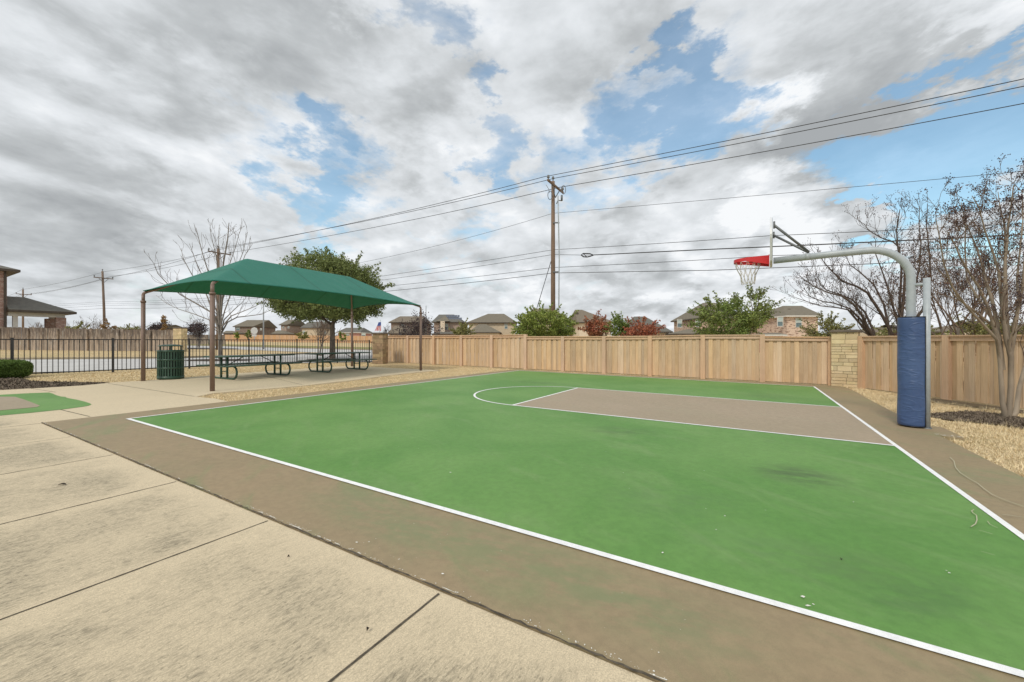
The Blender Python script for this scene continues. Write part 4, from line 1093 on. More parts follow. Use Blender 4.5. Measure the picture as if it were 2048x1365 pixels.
# bare tree beyond the fence: main limbs laid out one by one, twigs grown from them
limb_tree('bare_tree', 'dark bare tree behind the right cedar fence, long limbs sweeping left', 1757, 13.6, [
    (-.5, [(1745, 680), (1723, 651), (1708, 634), (1696, 620), (1676, 616), (1640, 612), (1615, 604), (1592, 596)], .05),
    (.3, [(1742, 672), (1722, 640), (1700, 618), (1669, 607), (1645, 603), (1622, 595), (1607, 576)], .045),
    (-.9, [(1750, 678), (1735, 655), (1723, 629), (1708, 610), (1684, 593), (1654, 585), (1627, 573), (1608, 559)], .06),
    (.8, [(1748, 665), (1730, 625), (1705, 600), (1679, 589), (1654, 581), (1640, 568), (1632, 546)], .045),
    (-.4, [(1786, 672), (1762, 627), (1735, 586), (1713, 573), (1684, 563), (1667, 546), (1654, 532), (1642, 517)], .06),
    (.9, [(1780, 668), (1768, 610), (1748, 570), (1720, 545), (1700, 530), (1690, 510)], .05),
    (-.6, [(1795, 672), (1803, 640), (1808, 585), (1810, 546), (1796, 498), (1793, 461), (1800, 419)], .065),
    (.4, [(1797, 660), (1800, 600), (1803, 540), (1798, 495), (1786, 484), (1762, 476), (1737, 461), (1729, 449)], .05),
    (1.0, [(1800, 668), (1822, 610), (1838, 540), (1842, 490), (1838, 450), (1839, 412)], .055),
    (.2, [(1800, 665), (1780, 590), (1765, 545), (1750, 505), (1752, 480)], .045),
    (-.2, [(1805, 670), (1845, 620), (1862, 560), (1858, 500), (1853, 450), (1855, 408)], .055)], 77, 'twig_dark', 'twig_dark', clusters=(['seed_head', 'seed_rust'], 3, .013, .045))
tree('crape_myrtle', 'brown crape myrtle behind the right cedar fence, between the hoop post and the near tree', 'tree', XA(1925, 12.4), 12.4,
     [(-.1, 0, -.35, .0, 1, 2.1, .06), (.1, 0, .0, -.1, 1, 2.5, .06), (.15, .1, .30, .1, 1, 2.4, .055), (0, .1, -.1, .2, 1, 2.5, .05), (0, 0, -.6, 0, 1, 2.0, .045)],
     19, 'bark_grey', 'twig_brown', maxl=4, kids=(3, 4), ratio=.62, spread=(.35, .8), up=.18, wig=.2, trunk_lvls=0, taper=.55, rmin=.005, clusters=(['seed_head', 'seed_rust'], 5, .016, .05))
# live oak
OKW = 4.0
rg0 = random.Random(3)
def crown_tree(name, label, cat, x, y, th, tr, cr, cz, cht, seed, bark, leaf, n_clumps, per, lsize, clump, group=None, limbs=9, lean=0, twig='twig_dark', holes=.0, bias=.6, sprigs=0):
    """trunk, limbs reaching into the crown's volume, leaf clumps set mostly towards the crown's skin"""
    rg = random.Random(seed); zb = gz(x, y); root = thing(name, label, cat, (x, y, zb), group=group)
    mt = MB(); pts = [Vector((0, 0, -.1)), Vector((lean * .3, 0, th * .5)), Vector((lean, 0, th))]
    mt.tube(pts, [tr * 1.25, tr, tr * .85], 10, caps=False)
    mt.build('trunk', bark, root)
    mc = MB(); c0 = Vector((lean, 0, cz)); pos_ = []
    lobes = [(Vector((rg.uniform(-1, 1), rg.uniform(-1, 1), rg.uniform(-.6, 1))).normalized(), rg.uniform(.82, 1.22)) for _ in range(11)]
    for k in range(n_clumps):
        d = Vector((rg.gauss(0, 1), rg.gauss(0, 1), rg.gauss(0, 1))).normalized()
        rad = (rg.random() ** (1 / 3)) * (1 - bias) + bias * rg.uniform(.75, 1.05)
        b_ = 1.0
        for ld_, lr in lobes:
            w = max(0, d.dot(ld_) - .55) / .45; b_ += (lr - 1) * w
        p = Vector((d.x * cr * rad * b_, d.y * cr * rad * b_, d.z * cht * rad * b_))
        if p.z < -cht * .62: p.z = -cht * .62 + rg.uniform(-.1, .15) * cht
        pos_.append(c0 + p)
    base_ = pts[-1]
    hubs = rg.sample(pos_, min(limbs, len(pos_))); hub_mid = []
    for h in hubs:
        m1 = base_.lerp(h, .45) + Vector((rg.gauss(0, .12), rg.gauss(0, .12), cht * .12)); e1 = base_.lerp(h, .85)
        mc.tube([base_ - Vector((0, 0, .2)), m1, e1, h], [tr * .5, tr * .3, tr * .14, tr * .05], 5, caps=False); hub_mid += [m1, e1, base_.lerp(m1, .6)]
    for q in pos_:
        h = min(hub_mid, key=lambda t: (t - q).length)
        mc.tube([h, h.lerp(q, .5) + Vector((rg.gauss(0, .06), rg.gauss(0, .06), .05)), q], [tr * .10, tr * .06, .006], 3, caps=False)
    for k in range(sprigs):
        q = rg.choice(pos_); d = (q - c0); d.normalize(); d = (d + Vector((rg.gauss(0, .3), rg.gauss(0, .3), rg.uniform(.1, .7)))).normalized()
        L_ = clump * rg.uniform(1.2, 2.6)
        mc.tube([q, q + d * L_], [.012, .005], 3, caps=False)
        mc.leaves([q + d * L_ * f for f in (.35, .6, .8, 1.0)], lsize, clump * .22, max(3, per // 7), rng=np.random.default_rng(seed * 100 + k))
    mc.leaves(pos_, lsize, (clump, clump, clump * .72), per, rng=np.random.default_rng(seed))
    mc.build('crown', [twig, leaf], root)
    return root
crown_tree('live_oak', 'large dense evergreen live oak behind the green canopy and iron fence', 'tree', OKX, OKY, 2.4, .16, 3.25, 4.25, 2.25, 5, 'bark', 'leaf_oak', 680, 85, .070, .48, sprigs=110, bias=.5)
# bare shade tree at the left
limb_tree('bare_tree', 'leafless young shade tree in a mulch ring left of the live oak', 441, BTY, [
    (0, [(440, 705), (439, 650), (440, 610), (442, 570), (447, 525), (455, 482), (458, 446)], .15),
    (-1.0, [(439, 680), (438, 640), (436, 612), (426, 569), (416, 542), (406, 511), (398, 480), (392, 456)], .08),
    (1.0, [(439, 680), (437, 645), (434, 625), (416, 582), (405, 553), (390, 519), (379, 488)], .07),
    (.4, [(439, 685), (437, 655), (432, 638), (411, 585), (384, 550), (367, 519), (362, 497)], .075),
    (-1.2, [(440, 690), (438, 660), (424, 626), (390, 606), (361, 590), (334, 567), (316, 548), (310, 534)], .08),
    (1.3, [(440, 690), (438, 664), (418, 640), (387, 628), (358, 619), (334, 608), (312, 591)], .06),
    (-.3, [(440, 700), (437, 668), (424, 652), (395, 646), (366, 645)], .045),
    (1.1, [(440, 680), (441, 640), (445, 600), (452, 580), (469, 548), (486, 505), (495, 465)], .075),
    (-1.1, [(440, 670), (443, 610), (448, 569), (458, 532), (471, 495), (479, 464)], .06),
    (-.5, [(440, 680), (443, 645), (450, 620), (469, 569), (490, 511), (505, 488)], .065),
    (.8, [(440, 695), (442, 668), (455, 645), (474, 635), (500, 632), (524, 629), (543, 619)], .075),
    (-1.3, [(440, 690), (443, 655), (463, 632), (484, 624), (511, 613), (537, 596)], .07),
    (1.5, [(440, 680), (448, 640), (469, 619), (484, 606), (500, 585)], .055),
    (-.6, [(440, 640), (440, 590), (437, 548), (432, 511), (426, 487), (420, 459)], .06),
    (.7, [(441, 600), (442, 560), (442, 519), (437, 487), (438, 456)], .055)],
    12, 'bark_grey', 'twig_grey', tw=1.0, per=(2, 3), kids=(1, 2), up=.2, rmin=.008, start=3, rooted=702, lw=.8)
# young multi stemmed tree in front of the street
tree('bare_tree', 'small leafless multi stemmed tree left of the live oak trunk', 'tree', XA(640, 31), 31,
     [(-.1, 0, -.35, 0, 1, 1.7, .06), (0, 0, .05, 0, 1, 1.9, .06), (.1, 0, .4, 0, 1, 1.7, .05)], 8, 'bark_grey', 'twig_brown', maxl=3, kids=(3, 5), ratio=.6, spread=(.35, .8), up=.12, trunk_lvls=0, rmin=.010)
# trees along the far side of the entry road
far = [('crape_myrtle', 'grey crape myrtle with dark seed heads left of the front canopy post, beyond the road', 325, 52, 3.5, 21, 'seed_head'),
       ('crape_myrtle', 'dark crape myrtle with seed heads right of the short stone gate pillar', 396, 50, 3.7, 22, 'seed_head'),
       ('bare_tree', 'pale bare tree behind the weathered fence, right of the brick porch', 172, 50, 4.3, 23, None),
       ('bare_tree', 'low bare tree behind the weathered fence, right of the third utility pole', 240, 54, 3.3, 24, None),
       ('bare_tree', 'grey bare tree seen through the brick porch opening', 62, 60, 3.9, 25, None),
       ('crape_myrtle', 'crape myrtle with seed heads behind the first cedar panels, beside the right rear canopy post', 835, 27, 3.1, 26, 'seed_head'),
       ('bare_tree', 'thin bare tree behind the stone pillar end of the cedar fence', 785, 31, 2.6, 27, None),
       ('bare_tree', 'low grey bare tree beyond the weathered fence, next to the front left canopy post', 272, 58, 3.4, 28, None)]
for (nm, lb, px, Y, h, sd_, cl_) in far:
    st = [(random.Random(sd_ + k).uniform(-.2, .2), 0, random.Random(sd_ * 3 + k).uniform(-.55, .55), random.Random(sd_ * 5 + k).uniform(-.3, .3), 1, h * .46, .06) for k in range(5)]
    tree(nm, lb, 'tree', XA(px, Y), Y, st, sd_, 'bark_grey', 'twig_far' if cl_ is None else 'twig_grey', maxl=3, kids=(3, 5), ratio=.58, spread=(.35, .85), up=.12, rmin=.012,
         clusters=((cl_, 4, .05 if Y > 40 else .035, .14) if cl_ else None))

# shrubs and small evergreens over the fences
def shrub(name, label, px, Y, pw, ytop, ybot, seed, leaf, n=70, per=60, ls=.06, cat='shrub', sprigs=40, zb=None, bias=.35, group=None):
    w = pw * Y / 810.9 / 2; zt, zl = ZA(ytop, Y), ZA(ybot, Y); g = gz(XA(px, Y), Y); zl = max(g + .2, zl)
    return crown_tree(name, label, cat, XA(px, Y), Y, max(.3, zl - g), .07, w * .84, (zt + zl) / 2 - g, (zt - zl) / 2 * .84, seed, 'bark_grey', leaf, n, per, ls, max(.22, w * .17), group=group, limbs=7, bias=bias, sprigs=sprigs)
shrub('evergreen_shrub', 'broad bright green shrub behind the cedar fence at the foot of the utility pole', 1088, 21.5, 125, 615, 690, 31, 'leaf_bright', 150, 60, .06, sprigs=120)
shrub('evergreen_tree', 'feathery green tree behind the cedar fence between the two mottled brick houses', 1462, 18.5, 150, 600, 692, 32, 'leaf_green', 150, 48, .055, 'tree', sprigs=130)
shrub('evergreen_tree', 'wispy upper green tree top leaning right above the feathery tree', 1500, 19.2, 125, 572, 650, 38, 'leaf_oak', 46, 34, .05, 'tree', sprigs=90, bias=.7)
shrub('red_shrub', 'red leaved shrub behind the cedar fence, right of the cream house wall', 1192, 19.5, 62, 634, 684, 33, 'leaf_red', 60, 40, .05, sprigs=50)
shrub('evergreen_shrub', 'narrow green shrub between the two red shrubs', 1238, 18.8, 34, 634, 684, 34, 'leaf_green', 36, 40, .05, sprigs=30)
shrub('red_shrub', 'rusty red shrub in front of the low gabled roof, right of the narrow green shrub', 1282, 18.0, 66, 646, 684, 35, 'leaf_red', 56, 40, .05, sprigs=44)
shrub('olive_shrub', 'olive brown shrub behind the fence just left of the tall limestone pillar', 1656, 17.0, 62, 642, 684, 36, 'leaf_olive', 56, 40, .045, sprigs=50)
shrub('olive_shrub', 'small olive shrub over the fence below the solar panel roof', 924, 25, 38, 645, 684, 37, 'leaf_olive', 36, 36, .06, sprigs=24)
shrub('olive_shrub', 'low olive hedge mass behind the right fence beneath the bare limbs', 1830, 15.5, 150, 655, 700, 39, 'leaf_olive', 80, 40, .05, sprigs=60)
shrub('olive_shrub', 'yellowish shrub behind the right fence near the photo edge', 1995, 11.5, 110, 640, 690, 40, 'leaf_olive', 60, 36, .04, sprigs=40)
shrub('evergreen_shrub', 'green shrub behind the weathered fence beside the porch column', 150, 42, 60, 648, 690, 51, 'leaf_olive', 40, 36, .10, sprigs=20)
shrub('dry_shrub', 'tan dried shrub behind the weathered fence below the third utility pole', 216, 44, 34, 640, 690, 52, 'leaf_tan', 30, 36, .09, sprigs=16)
shrub('evergreen_shrub', 'olive hedge behind the weathered fence, left of the front canopy post', 262, 45, 60, 650, 690, 53, 'leaf_olive', 40, 34, .10, sprigs=16)
shrub('dry_shrub', 'narrow dead column shaped evergreen, tan brown, by the gate pillar', 328, 44, 9, 624, 690, 54, 'leaf_tan', 30, 40, .08, sprigs=6)
shrub('evergreen_shrub', 'rounded yellow green shrub before the far brown house, left of the stop sign', 474, 104, 9, 661, 680, 55, 'leaf_bright', 16, 40, .22, sprigs=6)
shrub('evergreen_shrub', 'dark rounded shrub before the far brown house, next to the stop sign', 497, 104, 10, 659, 680, 56, 'leaf_oak', 16, 40, .22, sprigs=6)
shrub('evergreen_shrub', 'far olive shrub below the live oak, left of its trunk', 604, 100, 26, 664, 680, 57, 'leaf_olive', 22, 40, .22, sprigs=10)
shrub('evergreen_shrub', 'far green shrub just right of the live oak trunk', 684, 96, 18, 664, 684, 58, 'leaf_bright', 18, 40, .2, sprigs=8)
# clipped hedge at the left edge
hx, hy = XA(-14, 13.0), 13.0; root = thing('hedge', 'clipped rounded green hedge on the mulch at the left edge', 'hedge', (hx, hy, gz(hx, hy)))
mb = MB(); hr = random.Random(2); pts = []
for k in range(1500):
    q = [hr.uniform(-1, 1) for _ in range(3)]; m_ = max(abs(t) for t in q); q = [t / m_ * hr.uniform(.93, 1.0) for t in q]
    l4 = (q[0] ** 4 + q[1] ** 4 + q[2] ** 4) ** .25; q = [t / l4 for t in q]
    if q[2] < -.9: continue
    pts.append(Vector((q[0] * .74, q[1] * .60, .29 + q[2] * .25)))
mb.leaves(pts, .024, .06, 44, mat=1, rng=np.random.default_rng(2)); 
for k in range(12): 
    q = pts[hr.randrange(len(pts))]; mb.tube([(q.x * .2, q.y * .2, -.03), (q.x * .5, q.y * .5, .25), tuple(q * .92)], [.02, .012, .005], 4)
mb.build('foliage', ['twig_dark', 'leaf_hedge'], root)
mb = MB(); mb.lathe([(0.0, .02), (.40, .05), (.50, .12), (.50, .38), (.38, .45), (0, .46)], (0, 0, 0), 20); inn = mb.build('inner_mass', 'leaf_hedge', root)

# ------------------------------------------------------------ utility poles and lines
poles = [((2.43, 24.0), 363.5, .15, 'tall brown wooden utility pole rising behind the cedar fence at mid picture'),
         ((XA(436.5, 43), 43), 498, .19, 'reddish wooden utility pole behind the leafless shade tree'),
         ((XA(210, 56), 56), 543, .17, 'leaning wooden utility pole beyond the weathered fence'),
         ((XA(46, 77), 77), 579, .17, 'distant utility pole beyond the brick porch')]
tops_ = []
for i, ((x, y), py, r, lab) in enumerate(poles):
    zt = ZA(py, y); root = thing('utility_pole', lab, 'utility pole', (x, y, gz(x, y)), group='utility poles carrying the overhead lines')
    lean = (0, 0) if i != 2 else (-.35, 0)
    mb = MB(); mb.tube([(x, y, gz(x, y) - .2), (x + lean[0] * .4, y, (gz(x, y) + zt) * .5), (x + lean[0], y, zt)], [r, r * .86, r * .68], 12); part('pole', mb, 'pole_wood', root)
    tops_.append((x + lean[0], y, zt))
    dr = Vector((.489, .872, 0))
    arm = {0: .30, 1: .45, 2: .95, 3: .95}[i]
    hw = {0: 1.15, 1: 1.1, 2: 1.0, 3: 1.0}[i]
    c0 = Vector((x + lean[0], y, zt - arm))
    mb = MB(); mb.beam(c0 - dr * hw + Vector((.16, 0, 0)), c0 + dr * hw + Vector((.16, 0, 0)), .09, .11); ca = part('crossarm', mb, 'pole_wood', root)
    for s in (-1, 0, 1):
        q = c0 + dr * hw * .93 * s + Vector((.16, 0, 0)) if s else Vector((x + lean[0], y, zt))
        mb = MB(); mb.lathe([(.03, 0), (.03, .10), (.08, .12), (.08, .16), (.05, .18), (.075, .2), (.06, .26), (0, .28)], tuple(q + Vector((0, 0, .03))), 10); part('insulator', mb, 'insulator', ca)
    mb = MB()
    for s in (-1, 1): mb.beam(c0 + dr * hw * .5 * s + Vector((.16, 0, -.05)), c0 + Vector((.14, 0, -.65)), .03, .05)
    part('arm_brace', mb, 'galvanised_dark', ca)
x, y = poles[0][0]; r0 = bpy.data.objects['utility_pole']
mb = MB()
rx = lambda px: XA(px, 23.8)
mb.tube([(rx(1116), 23.8, ZA(392, 23.8)), (rx(1117), 23.8, ZA(440, 23.8)), (rx(1118.5), 23.8, ZA(520, 23.8)), (rx(1118), 23.8, ZA(560, 23.8)), (rx(1117), 23.8, gz(3, 24))], .035, 8); part('riser_pipe', mb, 'galvanised', r0)
mb = MB()
for (px, py) in ((1100, 391), (1127, 380)):
    cx_, cz_ = rx(px), ZA(py, 23.8); mb.tube([(cx_ + .16 * math.cos(a) * .8, 23.8, cz_ + .25 * math.sin(a)) for a in [k * math.pi / 8 for k in range(16)]], .02, 5, closed=True)
mb.tube([(rx(1123.5), 23.8, ZA(402, 23.8)), (rx(1123.5), 23.8, ZA(391, 23.8))], .06, 8); mb.tube([(rx(1123.5), 23.8, ZA(402, 23.8)), (rx(1116), 23.8, ZA(401, 23.8)), (rx(1113), 23.8, ZA(408, 23.8))], .03, 6)
mb.tube([(rx(1092), 23.8, ZA(370, 23.8)), (rx(1097), 23.8, ZA(378, 23.8)), (rx(1099), 23.8, ZA(386, 23.8))], .015, 5); part('switch_gear', mb, 'insulator', r0)
mb = MB()
for py in (445.5, 544): mb.beam((rx(1106), 23.85, ZA(py, 23.8)), (rx(1119), 23.85, ZA(py, 23.8)), .05, .07)
part('standoff', mb, 'galvanised_dark', r0)
mb = MB(); mb.tube([(rx(1103), 24, ZA(522, 24)), (XA(1040, 23.4), 23.4, gz(0, 23))], .02, 5); 
tag(mb.build('guy_wire', 'wire'), 'thin slanting guy wire from the mid pole down behind the bright green shrub', 'wire')

# each conductor: pixel heights at successive points, set at the depth of the pole line there
PL = [Vector(p[0]) for p in poles]
dR = Vector((.872, -.489))
def lp(px, lat=0.0):
    """point of the pole line (plan) under sight line px; lat shifts the line sideways"""
    k = (px - 1024) / 810.9
    segs = [(PL[0] + dR * 60, PL[0]), (PL[0], PL[1]), (PL[1], PL[2]), (PL[2], PL[3]), (PL[3], PL[3] + (PL[3] - PL[2]) * 3)]
    for a, c in segs:
        d = c - a; den = d.x - k * d.y
        if abs(den) < 1e-9: continue
        t = (k * a.y - a.x) / den
        if -1e-6 <= t <= 1.0001:
            p = a + d * t
            if p.y > 1: return p
    return PL[3]
def conductor(label, ctrl, r=.016, name='power_line', group='overhead lines along the poles', n=14, mat='wire'):
    mb = MB(); pts = []
    for (a, c) in zip(ctrl[:-1], ctrl[1:]):
        for i in range(n):
            f = i / n; px = a[0] + (c[0] - a[0]) * f; py = a[1] + (c[1] - a[1]) * f
            sag = (a[2] if len(a) > 2 else 0) * 4 * f * (1 - f); p = lp(px); pts.append((p.x, p.y, ZA(py + sag, p.y)))
    p = lp(ctrl[-1][0]); pts.append((p.x, p.y, ZA(ctrl[-1][1], p.y)))
    mb.tube(pts, r, 5)
    return tag(mb.build(name, mat), label, 'cable', group)
conductor('topmost power line over the mid pole, upper of the three thick ones', [(2090, 149, 3), (1088, 354, 7), (436, 500, 4), (210, 543.5, 3), (44, 579.5, 2), (0, 597)], .017)
conductor('second power line from the top, attached to the crown of the mid pole', [(2090, 164, 3), (1111, 356.5, 7), (436, 497, 5), (216, 556, 4), (52, 590, 2), (0, 598)], .017)
conductor('third power line, running from the lower end of the crossarm', [(2090, 199, 3), (1122, 374.5, 7), (446, 508, 5), (222, 553, 5), (40, 590, 2), (0, 603)], .017)
conductor('thin pale line crossing alone below the three power lines', [(2090, 339, 1), (1106, 427, 6), (700, 530, 3), (436, 580)], .010)
conductor('telephone cable fourth from the bottom, just above the thicker looped cable', [(2090, 445, 1), (1538, 472, 1), (1106, 500, 4), (436, 595, 2), (210, 604, 1), (0, 612)], .013)
conductor('thick telephone cable level with the hoop arm', [(2090, 467, 1), (1420, 499, 0), (1184, 510.5, 0)], .026)
conductor('thin line continuing left of the looped cable end', [(1184, 511, 0), (1106, 509.5, 5), (436, 600, 2), (210, 607, 1), (0, 616)], .012)
conductor('telephone cable second from the bottom', [(2090, 488, 1), (1540, 512, 1), (1106, 535.5, 4), (436, 603, 2), (210, 611, 1), (0, 621)], .013)
conductor('lowest telephone cable on the mid pole', [(2090, 512, 1), (1420, 541, 0), (1106, 546.5, 4), (436, 612, 2), (210, 617, 1), (0, 627)], .016)
mb = MB(); q = lp(1172); pts = []
for px, py in ((1188, 511), (1180, 508), (1166, 507.5), (1162, 510.5), (1167, 514), (1174, 514.5), (1181, 513)):
    pts.append((XA(px, q.y), q.y, ZA(py, q.y)))
mb.tube(pts, .035, 6, closed=True); mb.tube([pts[2], pts[5]], .02, 5)
tag(mb.build('cable_loop', 'wire'), 'coil of spare cable hanging on the line right of the mid pole', 'cable loop')

# street lights and sign
def lamp(px, Y, ytop, label, r=.09, arm=True):
    x = XA(px, Y); zt = ZA(ytop, Y); root = thing('street_lamp', label, 'street lamp', (x, Y, gz(x, Y)))
    mb = MB(); mb.tube([(x, Y, gz(x, Y)), (x, Y, zt)], [r, r * .6], 10); part('pole', mb, 'light_pole', root)
    if arm:
        mb = MB(); mb.tube([(x, Y, zt - .05), (x - .5, Y - .1, zt + .22), (x - 1.1, Y - .2, zt + .27)], .035, 8); part('arm', mb, 'light_pole', root)
        mb = MB(); mb.box((x - 1.35, Y - .2, zt + .25), (.6, .22, .1), top=.7); part('lamp_head', mb, 'light_pole', root)
lamp(527, 46, 590, 'grey street lamp pole under the front edge of the canopy, by the stop sign')
lamp(1777, 30, 560, 'slim grey pole seen through the bare limbs right of the stone pillar', .07, False)
lamp(852, 60, 612, 'far thin pole above the first cedar panels', .08, False)
lamp(418, 62, 655, 'short far pale pole beside the dark crape myrtle', .09, False)
sxp, Ys = XA(509, 40), 40
root = thing('stop_sign', 'back of an unpainted octagonal road sign on a post beyond the iron fence', 'road sign', (sxp, Ys, gz(sxp, Ys)))
mb = MB(); mb.tube([(sxp, Ys, gz(sxp, Ys)), (sxp, Ys, ZA(656, Ys))], .03, 6); part('post', mb, 'galvanised', root)
mb = MB(); n = len(mb.v); zc2 = ZA(662, Ys)
oc = [(.36 * math.cos(math.pi / 8 + math.pi / 4 * k + .39), .36 * math.sin(math.pi / 8 + math.pi / 4 * k + .39)) for k in range(8)]
for yy in (-.045, -.03):
    for a, c in oc: mb.v.append((sxp + a, Ys + yy, zc2 + c))
mb.face(range(8)); mb.face([8 + i for i in range(8)][::-1])
for i in range(8): j = (i + 1) % 8; mb.face((i, j, 8 + j, 8 + i))
part('sign_plate', mb, 'sign_back', root)
mb = MB(); mb.box((sxp, Ys - .04, zc2 - .46), (.46, .012, .2)); part('lower_plate', mb, 'sign_back', root)
# flags by the stone pillar end
fx, fy = XA(757, 40), 40.0
root = thing('flag', 'small red, white and blue flag hanging beyond the stone pillar end of the iron fence', 'flag', (fx, fy, gz(fx, fy)))
mb = MB(); mb.tube([(fx - .1, fy, gz(fx, fy)), (fx + .2, fy, ZA(640, fy))], .025, 6); part('pole', mb, 'galvanised', root)
ty, by_, = ZA(645, fy), ZA(663, fy); hgt = ty - by_
mb = MB()
for k in range(7):          # hanging stripes, gathered in folds
    x0_ = fx - .38 + .09 * k; w_ = .09
    mb.mi = k % 2
    mb.quad((x0_, fy - .03 * (k % 2), by_ + .05 * (k % 3)), (x0_ + w_, fy - .03 * ((k + 1) % 2), by_ + .05 * ((k + 1) % 3)), (fx + .02 + .035 * (k + 1), fy - .03 * ((k + 1) % 2), ty), (fx + .02 + .035 * k, fy - .03 * (k % 2), ty))
fl_ = part('cloth', mb, ['flag_red', 'flag_white'], root)
mb = MB(); mb.quad((fx - .12, fy - .05, ty - hgt * .42), (fx + .26, fy - .05, ty - hgt * .36), (fx + .27, fy - .045, ty + .01), (fx + .02, fy - .045, ty + .01)); part('canton', mb, 'flag_blue', fl_)

# ------------------------------------------------------------ weathered fence and gate pillar at the left
def board_fence(name, label, pts, topf, mat, bw, post=True, h_var=.03):
    root = thing(name, label, 'fence', (pts[0][0], pts[0][1], gz(*pts[0]))); rg = random.Random(6)
    for i in range(len(pts) - 1):
        a, c = Vector(pts[i]), Vector(pts[i + 1]); d = c - a; L_ = d.length; d.normalize(); rz = math.atan2(d.y, d.x); mb = MB(); s = 0
        while s < L_ - .01:
            w = min(bw, L_ - s); p = a + d * (s + w / 2); g0 = gz(p.x, p.y); zt = topf(p.x, p.y) + rg.uniform(-h_var, h_var)
            mb.box((p.x, p.y + rg.uniform(-.012, .012), (g0 + zt) / 2), (w - bw * .05, .02, zt - g0), rz); s += w
        part('panel', mb, mat, root)
        if post:
            mb = MB(); q = a + Vector((d.y, -d.x)) * .08; g0 = gz(q.x, q.y); zt = topf(q.x, q.y) - .1; mb.box((q.x, q.y, (g0 + zt) / 2), (.1, .1, zt - g0), rz); part('post', mb, mat, root)
    return root
Yw = 37.0
wp = [(XA(px, Yw), Yw + o) for px, o in ((-60, 0), (0, 0), (58, 0), (117, 0), (176, 0), (235, .2), (294, .4), (352, .6))]
board_fence('weathered_fence', 'old grey brown weathered board fence beyond the entry road at the left', wp,
            lambda x, y: ZA(654.5 + (x * 810.9 / y + 1024) / 352 * 6.5, y), 'weathered', .15, True, .04)
pillar(XA(360.5, 37), 37.0, .74, .7, ZA(655.5, 37), 0, 'short tan stone gate pillar at the right end of the weathered fence', 17)
Yf = 118
fp = [(XA(px, Yf - k * 1.2), Yf - k * 1.2) for k, px in enumerate((430, 470, 510, 550, 590, 630, 670, 710, 752, 800))]
board_fence('wooden_fence', 'far orange tan board fence beyond the street, below the distant houses', fp, lambda x, y: gz(x, y) + 1.95, 'far_cedar', .3, False, .0)
fp2 = [(XA(px, 70), 70.0) for px in (340, 375, 410, 450)]
board_fence('wooden_fence', 'far brown board fence seen through the bare tree at the left', fp2, lambda x, y: gz(x, y) + 1.7, 'weathered', .3, False, .0)

# ------------------------------------------------------------ houses
def hip(mb, x0, x1, y0, y1, ze, rx0, rx1, ry, zr, ov=.45, fas=.18):
    x0 -= ov; x1 += ov; y0 -= ov; y1 += ov
    A, B2, C2, D2 = (x0, y0, ze), (x1, y0, ze), (x1, y1, ze), (x0, y1, ze); E, F = (rx0, ry, zr), (rx1, ry, zr)
    mb.mi = 0
    mb.quad(A, B2, F, E); mb.quad(C2, D2, E, F); mb.quad(B2, C2, F); mb.quad(D2, A, E)
    mb.mi = 1
    mb.quad((x0, y0, ze - fas), (x1, y0, ze - fas), B2, A); mb.quad((x1, y0, ze - fas), (x1, y1, ze - fas), C2, B2); mb.quad((x0, y1, ze - fas), (x0, y0, ze - fas), A, D2)
    mb.quad((x0, y1, ze - fas), (x1, y1, ze - fas), (x1, y0, ze - fas), (x0, y0, ze - fas)); mb.mi = 0
def window(root, x, y, z, w, h, frame='trim_white', face='y', lower=True):
    mb = MB(); t = .07
    for (cx_, cz_, ww, hh) in ((x, z + h / 2, w + t, t), (x, z - h / 2, w + t, t), (x - w / 2, z, t, h - t), (x + w / 2, z, t, h - t), (x, z, w - t, t * .7)):
        mb.box((cx_, y - .035, cz_), (ww, .07, hh))
    f = part('window', mb, frame, root)
    mb = MB(); mb.quad((x - w / 2, y - .02, z - h / 2), (x + w / 2, y - .02, z - h / 2), (x + w / 2, y - .02, z), (x - w / 2, y - .02, z)); part('pane', mb, 'window_glass', f)
    mb = MB(); mb.quad((x - w / 2, y - .022, z), (x + w / 2, y - .022, z), (x + w / 2, y - .022, z + h / 2), (x - w / 2, y - .022, z + h / 2)); part('blind', mb, 'blind', f)
